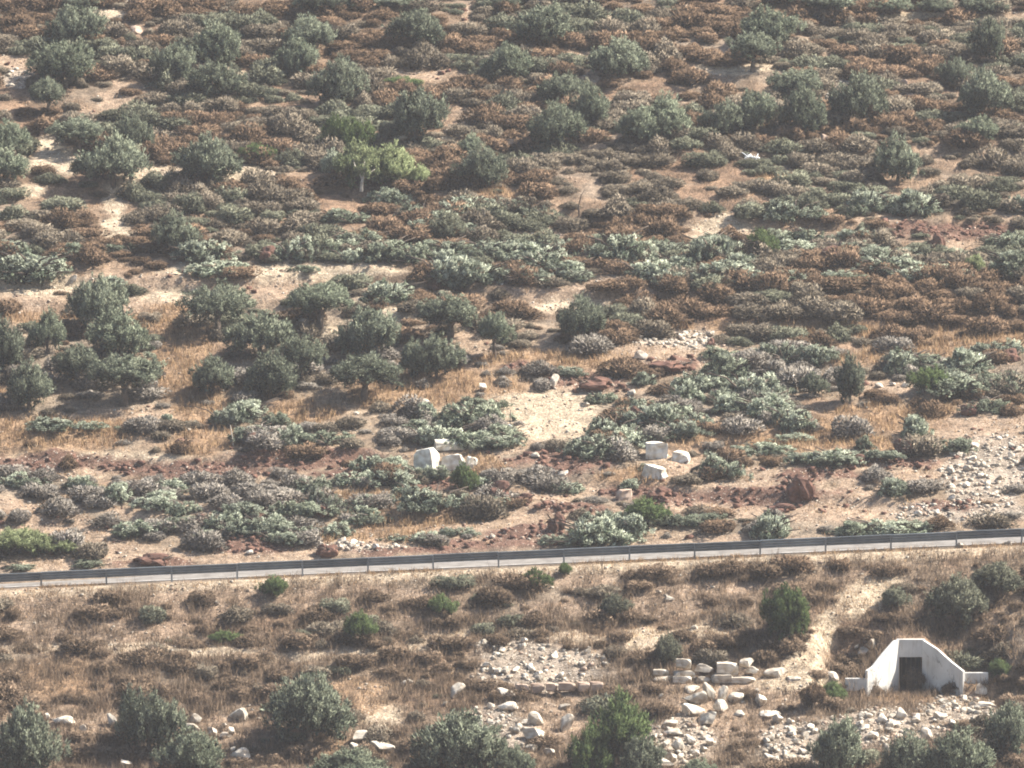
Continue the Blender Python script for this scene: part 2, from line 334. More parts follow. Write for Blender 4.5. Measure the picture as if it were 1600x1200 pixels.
def mesh_arrays(name, verts, faces, k):
    me = bpy.data.meshes.new(name)
    me.vertices.add(len(verts)); me.vertices.foreach_set('co', np.ascontiguousarray(verts, dtype=np.float32).ravel())
    nf = len(faces); me.loops.add(nf * k); me.polygons.add(nf)
    me.loops.foreach_set('vertex_index', np.ascontiguousarray(faces, dtype=np.int32).ravel())
    me.polygons.foreach_set('loop_start', np.arange(nf, dtype=np.int32) * k)
    me.update(calc_edges=True); return me
me = mesh_arrays('hillside', vv, q, 4)
a = me.attributes.new('soil', 'FLOAT_COLOR', 'POINT')
a.data.foreach_set('color', np.concatenate([np.clip(cl, .01, .9), peb[:, None]], 1).astype(np.float32).ravel())
me.polygons.foreach_set('use_smooth', np.ones(len(q), bool)); me.materials.append(M['soil'])
go = bpy.data.objects.new('ground', me); C.objects.link(go); go['kind'] = 'structure'

# ------------------------------------------------------------------ helpers for things
rng = np.random.default_rng(5); random.seed(5)
def tag(o, label=None, cat=None, group=None, kind=None):
    if label: o['label'] = label
    if cat: o['category'] = cat
    if group: o['group'] = group
    if kind: o['kind'] = kind
    return o
def link(name, me, parent=None, loc=None, rot=None, scale=None):
    o = bpy.data.objects.new(name, me); C.objects.link(o)
    if parent: o.parent = parent
    if loc is not None: o.location = loc
    if rot is not None: o.rotation_euler = rot
    if scale is not None: o.scale = scale
    return o
def over(o, m):
    if o.material_slots:
        o.material_slots[0].link = 'OBJECT'; o.material_slots[0].material = m
def leaves(c, rad, d, n, ll, lw, r, spread=.9, radial=.5, tone=None, shell=.5, flat=0.0):
    """c clump centres (K,3), rad (K,3), d (K,3) growing direction, n leaves each -> quads (K*n,4,3), tone"""
    K = len(c)
    p = r.normal(size=(K, n, 3)); p /= np.linalg.norm(p, axis=2, keepdims=True)
    rr = (shell + (1 - shell) * r.random((K, n, 1))) ** .8
    pos = c[:, None] + p * rr * rad[:, None]
    ax_ = d[:, None] + radial * p + spread * .6 * r.normal(size=(K, n, 3)); ax_ /= np.linalg.norm(ax_, axis=2, keepdims=True)
    s = np.cross(ax_, r.normal(size=(K, n, 3)) + np.array([0, 0, flat])); s /= np.linalg.norm(s, axis=2, keepdims=True)
    l = ll * (.6 + .8 * r.random((K, n, 1))); wd = lw * (.6 + .8 * r.random((K, n, 1)))
    v = np.stack([pos - ax_ * l * .5, pos + s * wd * .5, pos + ax_ * l * .5, pos - s * wd * .5], 2)
    if tone is None: tone = r.random(K)
    t = np.clip(tone[:, None] + .22 * r.normal(size=(K, n)), 0, 1)
    v = v.reshape(-1, 4, 3)
    return v, t.reshape(-1)
def leaf_normals(v, r, base=None):
    m_ = v.mean(1); lo = m_.min(0); hi = m_.max(0)
    c = np.array([(lo[0] + hi[0]) / 2, (lo[1] + hi[1]) / 2, lo[2] + .15 * (hi[2] - lo[2])])
    p = (m_ - c) / ((hi - lo) * .5 + 1e-6)
    n_ = .75 * p + .55 * r.normal(size=m_.shape) + np.array([0, 0, .18])
    f = np.cross(v[:, 2] - v[:, 0], v[:, 3] - v[:, 1]); f /= np.linalg.norm(f, axis=1, keepdims=True) + 1e-9
    f *= np.sign((f * n_).sum(1, keepdims=True) + 1e-9)
    n_ = n_ + .45 * f
    return n_ / np.linalg.norm(n_, axis=1, keepdims=True)
def leaf_mesh(name, v, t, m, mi=None, nr=None):
    if nr is None: nr = leaf_normals(v, np.random.default_rng(len(v)))
    me = mesh_arrays(name, v.reshape(-1, 3), np.arange(len(v) * 4).reshape(-1, 4), 4)
    a = me.attributes.new('v', 'FLOAT', 'POINT'); a.data.foreach_set('value', np.repeat(t, 4).astype(np.float32))
    a = me.attributes.new('nr', 'FLOAT_VECTOR', 'POINT'); a.data.foreach_set('vector', np.repeat(nr, 4, axis=0).astype(np.float32).ravel())
    for q in (m if isinstance(m, list) else [m]): me.materials.append(q)
    if mi is not None: me.polygons.foreach_set('material_index', mi.astype(np.int32))
    return me
def tubes(name, paths, m, sides=6):
    V, Fc = [], []
    for pts, rad in paths:
        pts = [Vector(p) for p in pts]; b0 = len(V)
        for i, p in enumerate(pts):
            t = (pts[min(i + 1, len(pts) - 1)] - pts[max(i - 1, 0)]).normalized()
            u = t.orthogonal().normalized(); w_ = t.cross(u)
            for s in range(sides):
                a_ = 2 * math.pi * s / sides
                V.append(p + (u * math.cos(a_) + w_ * math.sin(a_)) * rad[i])
        for i in range(len(pts) - 1):
            for s in range(sides):
                s2 = (s + 1) % sides; o = b0 + i * sides
                Fc.append((o + s, o + s2, o + sides + s2, o + sides + s))
        Fc.append([b0 + (len(pts) - 1) * sides + s for s in range(sides)])
    me = bpy.data.meshes.new(name); me.from_pydata(V, [], Fc); me.materials.append(m)
    for p in me.polygons: p.use_smooth = True
    me.update(); return me
def box(bm, x0, x1, y0, y1, z0, z1):
    vs = [bm.verts.new(p) for p in [(x0, y0, z0), (x1, y0, z0), (x1, y1, z0), (x0, y1, z0), (x0, y0, z1), (x1, y0, z1), (x1, y1, z1), (x0, y1, z1)]]
    for f in [(3, 2, 1, 0), (4, 5, 6, 7), (0, 1, 5, 4), (1, 2, 6, 5), (2, 3, 7, 6), (3, 0, 4, 7)]: bm.faces.new([vs[i] for i in f])
def fin(name, bm, m, bevel=0):
    if bevel: bmesh.ops.bevel(bm, geom=list(bm.edges), offset=bevel, segments=1, affect='EDGES')
    me = bpy.data.meshes.new(name); bm.to_mesh(me); bm.free(); me.materials.append(m); return me

# --- living olive: crown (w 4.2 m, h 2.8 m) on a forked trunk
def limb_paths(r, h0, hh, rad, n=5, lean=.5):
    P = [([(0, 0, -.5), (.04, 0, h0 * .5), (.08, .03, h0)], [rad * 1.35, rad, rad * .85])]
    for k in range(n):
        a_ = 2 * math.pi * k / n + r.random() * .8; l = lean * (.6 + .8 * r.random())
        P.append(([(.08, .03, h0 * .92), (.08 + math.cos(a_) * l * .5, math.sin(a_) * l * .5, h0 + hh * .35),
                   (.08 + math.cos(a_) * l * 1.1, math.sin(a_) * l * 1.1, h0 + hh * .8)], [rad * .6, rad * .38, rad * .1]))
    return P
def olive_variant(i, low):
    r = np.random.default_rng(100 + i)
    nl = 5 + i % 4
    z0 = .12 if low else .95
    lob = []
    for k in range(nl):
        a_ = 2 * math.pi * k / nl + r.random() * .9; q_ = .55 + .75 * r.random()
        lob.append((math.cos(a_) * q_ * 1.05, math.sin(a_) * q_ * .95, z0 + .62 + r.random() * .62, .72 + .38 * r.random(), .60 + .34 * r.random()))
    lob.append((.15 * r.normal(), 0, z0 + 1.3 + .3 * r.random(), .95, .75))
    lob = np.array(lob)
    K = 190
    which = r.integers(0, len(lob), K)
    p = r.normal(size=(K, 3)); p /= np.linalg.norm(p, axis=1, keepdims=True); p[:, 2] = np.where(p[:, 2] < -.35, -p[:, 2] * .6, p[:, 2])
    c = lob[which, :3] + p * np.stack([lob[which, 3], lob[which, 3], lob[which, 4]], 1) * (.72 + .36 * r.random((K, 1)))
    c[:, 2] = np.clip(c[:, 2], z0, None)
    rad = np.stack([.17 + .11 * r.random(K), .17 + .11 * r.random(K), .20 + .2 * r.random(K)], 1)
    d = np.stack([c[:, 0] * .3, c[:, 1] * .3, np.full(K, .75)], 1)
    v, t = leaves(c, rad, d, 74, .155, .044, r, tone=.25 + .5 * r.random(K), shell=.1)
    t = np.clip((t - .5) * 1.25 + .42 + .28 * np.repeat(np.clip((c[:, 2] - z0 - .9) / 1.2, -1, 1), 74), 0, 1)  # higher clumps toned lighter: top-lit look put into the leaf colour
    # inner mass
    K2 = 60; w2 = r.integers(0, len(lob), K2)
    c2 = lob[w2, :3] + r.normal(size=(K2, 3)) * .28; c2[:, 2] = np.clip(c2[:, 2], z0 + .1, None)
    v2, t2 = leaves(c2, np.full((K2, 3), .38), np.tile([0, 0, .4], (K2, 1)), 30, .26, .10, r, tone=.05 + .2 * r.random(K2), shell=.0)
    # loose sprigs that break the outline
    K3 = 36; w3_ = r.integers(0, len(lob), K3); p = r.normal(size=(K3, 3)); p /= np.linalg.norm(p, axis=1, keepdims=True); p[:, 2] = np.abs(p[:, 2])
    c3 = lob[w3_, :3] + p * lob[w3_, 3:4] * 1.06
    v3, t3 = leaves(c3, np.full((K3, 3), .14), p * 1.3 + np.array([0, 0, .5]), 9, .26, .05, r, tone=.4 + .5 * r.random(K3), shell=.0, spread=.4)
    v = np.concatenate([v, v2, v3]); t = np.concatenate([t, t2, t3])
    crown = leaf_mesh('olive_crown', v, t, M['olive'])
    trunk = tubes('olive_trunk', limb_paths(r, .55 if low else 1.05, 1.2, .15 if low else .17), M['bark'])
    return crown, trunk
OL = [olive_variant(i, True) for i in range(9)]; OT = [olive_variant(20 + i, False) for i in range(4)]

def tree(name, px, pyb, w_, h_, tall, m, label, cat, group, trunkm=None, idx=None):
    x, y, z = at(px, pyb - 2)
    s = ((y + 500) / cp) / F
    pool = OT if tall else OL
    cr, tr = pool[(idx if idx is not None else random.randrange(99)) % len(pool)]
    e = link(name, None, None, (x, y, z - .05), (0, 0, random.random() * 6.28))
    sw = w_ * s / 4.0; sh = h_ * s / (3.35 if tall else 2.45)
    e.scale = (sw, sw, sh)
    tag(e, label, cat, group)
    c = link('crown', cr, e); over(c, m); t = link('trunk', tr, e)
    if trunkm: over(t, trunkm)
    return e

# ------------------------------------------------------------------ labels: every repeat is told apart by the landmark next to it
LM = [(1425, 1040, 'the concrete culvert'), (1328, 595, 'the tall narrow bush'), (600, 262, 'the yellow-green tree'), (910, 500, 'the lone round olive'),
      (700, 712, 'the tumbled white blocks'), (1045, 718, 'the squared pale blocks'), (1150, 1050, 'the dry stone wall'), (50, 845, 'the bright green hedge'),
      (485, 1110, 'the big foreground olive'), (1232, 955, 'the tall green bush'), (560, 980, 'the small round bush'),
      (1250, 765, 'the biggest upturned root'), (1545, 735, 'the rubble fan'), (1070, 525, 'the white rubble patch'), (850, 1045, 'the grey scree'),
      (1400, 310, 'the silvery felled pair'), (810, 220, 'the burnt mound'), (1342, 155, 'the broad hilltop olive'), (850, 38, 'the dark round top olive'),
      (338, 480, 'the flat-topped olive'), (195, 592, 'the forked olive'), (712, 492, 'the leaning trunked olive'), (178, 252, 'the wide left olive'),
      (330, 250, 'the broad olive on sand'), (1555, 60, 'the top right olive'), (275, 362, 'the dark half-felled olive'), (1110, 385, 'the round felled heap'), (50, 405, 'the big left felled heap'),
      (430, 670, 'the long felled hedge'), (1175, 242, 'the heap of white sticks'), (1530, 590, 'the dark felled thicket'), (930, 835, 'the railside felled heap'), (312, 815, 'the lone dark stump')]
PEND = []
ORD = ['leftmost'] + [w_ + ' from left' for w_ in 'second third fourth fifth sixth seventh eighth ninth tenth eleventh twelfth thirteenth fourteenth'.split()]
def pend(o, desc, px, py, sz): PEND.append((o, desc, px, py, sz))
def rel(px, py, used):
    best = min(LM, key=lambda l: (l[0] - px) ** 2 + ((l[1] - py) * 1.5) ** 2 + (1e9 if l[2] == used else 0))
    dx, dy = px - best[0], py - best[1]; ds = math.hypot(dx, dy * 1.5)
    v = 'above' if dy < 0 else 'below'; h = 'left' if dx < 0 else 'right'
    if abs(dx) > 2.2 * abs(dy): d = h + ' of'
    elif abs(dy) > 2.2 * abs(dx): d = v
    else: d = v + ' ' + h + ' of'
    return ('close ' if ds < 75 else 'well ' if ds > 160 else '') + d + ' ' + best[2]
def finish_labels():
    cells = {}
    for o, desc, px, py, sz in PEND:
        cells.setdefault((desc, rel(px, py, None)), []).append((px, py, sz, o))
    for (desc, rl), L_ in cells.items():
        if len(L_) == 1: L_[0][3]['label'] = desc + ' ' + rl; continue
        L_.sort(key=lambda t: t[0])
        if len(L_) == 2: names = ['left of two: ', 'right of two: ']
        elif len(L_) == 3: names = ['leftmost of three: ', 'middle of three: ', 'rightmost of three: ']
        else: names = [(ORD[i] if i < len(L_) - 1 else 'rightmost') + ': ' for i in range(len(L_))]
        if len(L_) > 9:   # split by height first
            ys = sorted(t[1] for t in L_); med = ys[len(ys) // 2]
            for nm, part in (('upper', [t for t in L_ if t[1] < med]), ('lower', [t for t in L_ if t[1] >= med])):
                for i, t in enumerate(part): t[3]['label'] = nm + ' row, ' + (ORD[i] if i < len(part) - 1 else 'rightmost') + ': ' + desc + ' ' + rl
            continue
        for nmm, t in zip(names, L_): t[3]['label'] = nmm + desc + ' ' + rl

# ------------------------------------------------------------------ road, rail
def strip(name, y0, y1, dz, m, x0=-120, x1=120, step=2.0):
    xs = np.arange(x0, x1 + .1, step); V = []; Fc = []
    for x in xs:
        z = float(H0(np.array([x]), np.array([0.]))[0])
        V += [(x, y0, z + dz), (x, y1, z + dz), (x, y0, z + dz - .35), (x, y1, z + dz - .35)]
    for i in range(len(xs) - 1):
        a_ = i * 4; b_ = a_ + 4
        Fc += [(a_, b_, b_ + 1, a_ + 1), (a_ + 2, b_ + 2, b_, a_), (a_ + 1, b_ + 1, b_ + 3, a_ + 3)]
    me = bpy.data.meshes.new(name); me.from_pydata(V, [], Fc); me.materials.append(m)
    return tag(link(name, me), kind='structure')
strip('road', .32, 6.3, .05, M['asphalt'])
M['paint'] = solid('worn_road_paint', (.45, .43, .40), (.25, .23, .21), 2, .05)
strip('road_edge_line', .55, .70, .056, M['paint'])
strip('road_centre_line', 3.2, 3.33, .056, M['paint'])
rail = link('guardrail', None, None, (0, 0, 0)); tag(rail, 'long grey galvanised guardrail running along the near edge of the road', 'guardrail')
PITCHX = 3.99; X0 = 3.17
prof = [(.00, .96), (.055, .925), (.00, .865), (.0, .835), (-.055, .795), (-.055, .775), (0, .735), (0, .705), (-.055, .665), (-.055, .645), (0, .605), (0, .575), (-.05, .535), (-.03, .485)]
prof = [(-.035, .965), (-.06, .94), (-.06, .90), (.02, .865), (.02, .825), (-.06, .79), (-.06, .745), (.02, .71), (.02, .67), (-.06, .635), (-.06, .59), (.02, .555), (.02, .515), (-.05, .48), (-.03, .455)]
zr_ = lambda x: .0445 * max(-60, min(60, x))
V = []; Fc = []
for s in range(2):
    for (yy, zz) in prof: V.append((s * (PITCHX - .012), yy, zz + s * .0445 * PITCHX))
npf = len(prof)
for i in range(npf - 1): Fc.append((i, npf + i, npf + i + 1, i + 1))
bme = bpy.data.meshes.new('rail_panel'); bme.from_pydata(V, [], Fc); bme.materials.append(M['steel'])
bm = bmesh.new(); box(bm, -.05, .05, -.10, -.085, -.3, .93); box(bm, -.012, .012, -.205, -.10, -.3, .93); box(bm, -.05, .05, -.22, -.205, -.3, .93); pme = fin('post', bm, M['steel'])
bm = bmesh.new(); box(bm, -.05, .05, -.085, -.065, .60, .88); sme = fin('bracket', bm, M['steel'])
for k in range(-12, 12):
    x = X0 + k * PITCHX; jog = .012 * math.sin(k * 2.3)
    p = link('rail_panel', bme, rail, (x, 0, zr_(x) + jog)); so_ = p.modifiers.new('thick', 'SOLIDIFY'); so_.thickness = .006
    p = link('post', pme, rail, (x, 0, zr_(x)), (R(random.uniform(-2, 2)), R(random.uniform(-1.5, 1.5)), 0)); link('bracket', sme, p)

# ------------------------------------------------------------------ culvert headwall
cul = link('culvert', None, None, ((CX0 + CX1) / 2, CY, CZB)); tag(cul, 'whitewashed concrete culvert mouth with splayed wing walls and dark square opening', 'culvert')
def rel_mesh(name, bm, m, bevel=0):
    for v in bm.verts: v.co -= Vector(cul.location)
    return fin(name, bm, m, bevel)
T = .17
bm = bmesh.new(); box(bm, CX0 - T, CX1 + T, CY, CY + .32, CZO, CZT); link('lintel', rel_mesh('lintel', bm, M['concrete'], .02), cul)
def wing(xa, xb, yb, pts, outs):
    """wing from inner top to outer end; pts = (t, ztop)"""
    bm = bmesh.new(); d = Vector((xb - xa, yb - CY, 0)); nrm = Vector((d.y, -d.x, 0)).normalized() * T * outs
    rows = []
    for t, zt in pts:
        p = Vector((xa, CY - .004, 0)) + d * t; b0 = CZB - .6
        rows.append([bm.verts.new((p.x, p.y, b0)), bm.verts.new((p.x, p.y, zt)), bm.verts.new((p.x + nrm.x, p.y + nrm.y, zt)), bm.verts.new((p.x + nrm.x, p.y + nrm.y, b0))])
    for a_, b_ in zip(rows, rows[1:]):
        for k in range(4): bm.faces.new([a_[k], a_[(k + 1) % 4], b_[(k + 1) % 4], b_[k]])
    bm.faces.new(rows[0]); bm.faces.new(rows[-1][::-1]); bmesh.ops.recalc_face_normals(bm, faces=bm.faces)
    return link('wing_wall', rel_mesh('wing_wall', bm, M['concrete']), cul)
zL = lambda p, t: zat(p, CY + (WLY - CY) * t)
wing(CX0, WLX, WLY, [(0, zL(1000, 0)), (.12, zL(1001, .12)), (.5, zL(1022, .5)), (.8, zL(1041, .8)), (1, zL(1048, 1))], 1)
wing(CX1, WRX, WRY, [(0, zL(1000, 0)), (.35, zL(1014, .35)), (.7, zL(1034, .7)), (1, zL(1049, 1))], -1)
bm = bmesh.new(); box(bm, xat(1318, CY), WLX - .02, WLY - .02, WLY + .25, CZB - .5, zat(1060, WLY)); link('side_wall', rel_mesh('side_wall', bm, M['concrete'], .02), cul)
bm = bmesh.new(); box(bm, WRX + .02, xat(1541, CY), WLY + .25, WLY + .5, CZB - .5, zat(1052, WLY)); link('side_wall', rel_mesh('side_wall', bm, M['concrete'], .02), cul)
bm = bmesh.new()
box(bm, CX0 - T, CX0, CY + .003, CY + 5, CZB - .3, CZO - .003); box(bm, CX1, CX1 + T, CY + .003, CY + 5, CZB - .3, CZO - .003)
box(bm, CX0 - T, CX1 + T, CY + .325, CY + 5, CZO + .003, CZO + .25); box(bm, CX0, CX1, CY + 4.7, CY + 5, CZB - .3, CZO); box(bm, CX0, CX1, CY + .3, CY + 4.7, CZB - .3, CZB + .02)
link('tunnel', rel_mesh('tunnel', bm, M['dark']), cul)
bm = bmesh.new()
for k in range(4):
    xx = CX0 + .12 + (CX1 - CX0 - .24) * (k + .5) / 4; box(bm, xx - .04 - .02 * (k % 2), xx + .03, CY + 2.3, CY + 2.36, CZB + .2 + .25 * (k % 3), CZO - .003 - .12 * (k % 2))
link('plank_gate', rel_mesh('plank_gate', bm, M['bark']), cul)

# ------------------------------------------------------------------ rocks
def carve(vs, r, n_, lo, hi):
    for k in range(n_):
        p = Vector(r.normal(size=3)).normalized(); d = lo + (hi - lo) * r.random()
        for v in vs:
            e = v.co.dot(p) - d
            if e > 0: v.co -= p * e
def rock_mesh(i, kind=0):
    r = np.random.default_rng(300 + i); bm = bmesh.new(); bmesh.ops.create_icosphere(bm, subdivisions=3, radius=.62)
    if kind:
        for v in bm.verts:
            for q_ in range(3): v.co[q_] = max(-.45, min(.45, v.co[q_] * 1.35))
        carve(bm.verts, r, 10, .40, .58)
    else: carve(bm.verts, r, 13, .24, .50)
    for v in bm.verts:
        c_ = v.co; v.co = c_ * (1 + .16 * (float(vn(np.array([c_.x * 5 + i * 7.]), np.array([c_.y * 5 + c_.z * 4]), 3)[0]) - .5))
    mx_ = [max(abs(v.co[q_]) for v in bm.verts) for q_ in range(3)]
    for v in bm.verts:
        for q_ in range(3): v.co[q_] *= .5 / mx_[q_]
    return fin('boulder', bm, M['rock'])
RK = [rock_mesh(i) for i in range(9)] + [rock_mesh(30 + i, 1) for i in range(4)]
def rock(name, cx, cy, w_, h_, m, cat='boulder', desc=None, group=None, label=None, rz=None, ry=0, pool=None, parent=None, idx=None):
    x, y, z = at(cx, cy + h_ / 2); s = ((y + 500) / cp) / F
    o = link(name, RK[(idx if idx is not None else random.choice(pool or range(9)))])
    sw, sh = w_ * s / .95, h_ * s / .9
    o.location = (x, y + .25 * sw, z + sh * .42)
    o.rotation_euler = (R(random.uniform(-8, 8)), ry, rz if rz is not None else random.choice([0, 3.14]) + random.uniform(-.5, .5))
    o.scale = (sw, sw * random.uniform(.7, 1.0), sh * 1.12)
    over(o, m)
    if parent is None:
        tag(o, label, cat, group)
        if desc: pend(o, desc, cx, cy, w_)
    return o
BO = '''98 1127 38 14;175 1127 22 20;70 1120 14 10;127 1140 16 16;307 1124 20 16;375 1116 34 20;297 1140 28 16;333 1144 20 16;362 1144 14 14;352 1150 18 10;352 1134 10 8;375 1180 32 20;363 1172 12 10;265 1152 14 10;200 1195 30 14;30 1195 30 14;14 1185 16 14;
713 1080 28 24;757 1065 22 14;695 1100 12 8;565 1153 32 20;556 1170 24 16;595 1168 40 16;793 1105 34 14;790 1085 34 16;839 1122 28 20;838 1150 44 26;884 1130 26 28;753 1155 34 20;745 1133 24 16;630 1068 10 9;805 1140 16 14;880 1105 24 10;912 1100 12 9;
1080 1078 30 10;1090 1090 36 20;1106 1082 20 28;1128 1085 20 26;1125 1105 22 20;1148 1088 28 20;1182 1081 12 10;1192 1095 24 20;1205 1116 36 12;1218 1124 20 14;1080 1110 36 18;1105 1124 38 20;1045 1130 28 14;1050 1145 32 10;1058 1165 22 20;1078 1156 18 14;
1025 1192 60 24;1050 1184 26 16;990 1190 30 14;1155 1115 20 9;1255 1150 18 13;1272 1142 12 10;1225 1105 14 11;1200 1183 16 10;1215 1188 14 10;1228 1178 14 12;1352 1018 30 12;1363 1005 20 15;1338 1012 10 8;1333 1052 11 8;1303 1060 24 14;1408 1115 20 18;1378 1123 20 14;
1400 1131 34 8;1468 1118 22 9;1452 1113 12 9;1432 1125 18 10;1450 1147 24 20;1535 1078 24 20;1520 1125 20 13;1540 1103 30 8;1388 1170 14 16;1350 1135 18 12;755 606 16 12;866 596 18 22;1003 556 24 15;665 628 18 11;557 645 10 7;745 698 14 9;737 698 10 8;
927 533 16 11;830 1170 20 12;860 1175 24 12;1490 1130 16 12;1330 1160 16 12;1012 1115 16 9;1032 1088 10 8;1110 1160 18 12;900 1165 18 12;1365 1150 20 10;1310 1175 18 14;215 47 26 12;170 66 18 7;380 222 26 6;620 215 30 9;220 70 8 6;412 98 14 6;
700 64 14 5;870 117 10 7;958 116 12 7;1078 10 24 6;700 205 10 6;1410 130 18 12;1425 150 20 8;1290 215 18 12;115 435 14 10;60 408 10 7;985 614 18 10;918 632 12 7;795 675 6 9;295 672 7 8;310 795 18 8;240 790 12 8;500 800 12 14;570 800 14 8;835 712 16 9;825 738 14 8;
880 740 18 7;803 789 14 7;770 838 10 8;390 863 14 7;1375 602 16 7;1395 600 14 6;1415 602 16 7;1435 605 18 7;1045 935 16 10;1030 925 12 6;1085 980 14 7;340 942 10 7;3 945 10 8;640 1065 10 7;1502 852 12 8;1575 848 16 7;1250 940 8 6'''
for q in BO.replace('\n', '').split(';'):
    cx, cy, w_, h_ = map(float, q.split())
    big = 'large' if w_ > 29 else 'medium' if w_ > 17 else 'small'
    shape = 'flat ' if w_ > 2.1 * h_ else 'tall ' if h_ > w_ else ''
    pink = (cy < 400 and random.random() < .5)
    rock('boulder', cx, cy, w_, h_, M['rockpink'] if pink else M['rock'], desc=big + ' ' + shape + ('tan' if pink else 'white') + ' limestone boulder', group='limestone boulders')
# cut blocks
def block(px, pyb, w_, h_, dep, rz, label, tilt=0, m=None, wedge=0.0, lift=0):
    x, y, z = at(px, pyb); s = ((y + 500) / cp) / F
    bm = bmesh.new(); a_, b_, c_ = w_ * s, dep, h_ * s
    box(bm, -a_ / 2, a_ / 2, -b_ / 2, b_ / 2, -.25, c_)
    bmesh.ops.subdivide_edges(bm, edges=list(bm.edges), cuts=3, use_grid_fill=True)
    rr = random.Random(int(px))
    for v in bm.verts:
        v.co += Vector((rr.uniform(-1, 1), rr.uniform(-1, 1), rr.uniform(-1, 1))) * .055 * min(a_, 1)
        if v.co.z > c_ * .6: v.co.x *= 1 - wedge * (1 if v.co.x > 0 else .2)
    for k in range(7):
        p = Vector((rr.uniform(-1, 1), rr.uniform(-1, 1), rr.uniform(.0, 1))).normalized(); cc = Vector((0, 0, c_ * .5))
        sup = max((v.co - cc).dot(p) for v in bm.verts); d_ = sup * rr.uniform(.72, .9)
        for v in bm.verts:
            e_ = (v.co - cc).dot(p) - d_
            if e_ > 0: v.co -= p * e_
    me = fin('quarried_block', bm, m or M['block'], 0)
    o = link('quarried_block', me, None, (x, y + dep * .4, z + lift), (0, tilt, rz)); tag(o, label, 'stone block', 'quarried white blocks')
block(667, 739, 35, 40, 1.0, R(-24), 'upright pale block with orange stain, left of the tumbled white blocks', 0, wedge=.12)
block(706, 704, 54, 9, 1.3, R(8), 'long flat white slab lying above the other tumbled blocks', R(2), lift=.28)
block(712, 733, 40, 22, .9, R(-14), 'jagged bright white block, lower right of the tumbled pile', R(-8), wedge=.3)
block(736, 731, 18, 16, .6, R(20), 'small rounded white block at right end of the tumbled pile', R(10), wedge=.2)
block(1027, 716, 33, 24, 1.0, R(-6), 'square white block standing alone above the felled branches', 0)
block(1064, 722, 27, 16, .8, R(-12), 'low broken pale block right of the square white block', R(6), wedge=.2)
block(1023, 747, 38, 18, .9, R(-26), 'tilted grey-sided block below the square white block', R(14), wedge=.25)
block(975, 781, 24, 15, .7, R(10), 'dark grey block beside felled foliage near the rail', 0, m=M['rockpink'])
# dry stone wall
wl = link('dry_stone_wall', None, None, at(1140, 1066)); tag(wl, 'low dry stone wall of big white limestone blocks left of the culvert', 'stone wall')
WS = '1068 1037 24 14;1101 1046 32 17;1137 1045 34 18;1165 1037 26 16;1176 1048 22 14;1210 1053 44 18;1100 1062 26 10;1128 1060 34 12;1162 1063 38 10;1192 1068 26 8;1222 1066 30 10;1240 1062 22 9;1033 1051 24 9;1034 1062 34 11;1068 1053 34 10;1066 1063 30 12'
y0w = wl.location.y
for i, q in enumerate(WS.split(';')):
    cx, cy, w_, h_ = map(float, q.split()); low = cy > 1057
    o = rock('stone', cx, cy, w_, h_, M['rock'], pool=[9, 10, 11, 12, 0, 3, 5], parent=wl, rz=random.uniform(-.12, .12))
    yy = y0w + (.0 if low else .35); zz = zat(cy, yy); s = ((yy + 500) / cp) / F
    o.location = Vector((xat(cx, yy), yy, zz)) - wl.location; o.parent = wl
    o.scale = (w_ * s * 1.02, .75, h_ * s * 1.15)
ww = link('low_wall', None, None, at(870, 1085)); tag(ww, 'low row of squared grey stones at the foot of the grey scree', 'stone wall')
for cx, w_ in [(815, 24), (840, 22), (862, 18), (886, 28), (912, 20), (932, 22)]:
    yy = ww.location.y; s = ((yy + 500) / cp) / F
    o = link('stone', RK[9 + int(cx) % 4], ww, Vector((xat(cx, yy), yy, zat(1076 - (cx - 800) * .03, yy))) - ww.location, (0, 0, random.uniform(-.1, .1)), (w_ * s, .6, .55)); over(o, M['rockpink'])

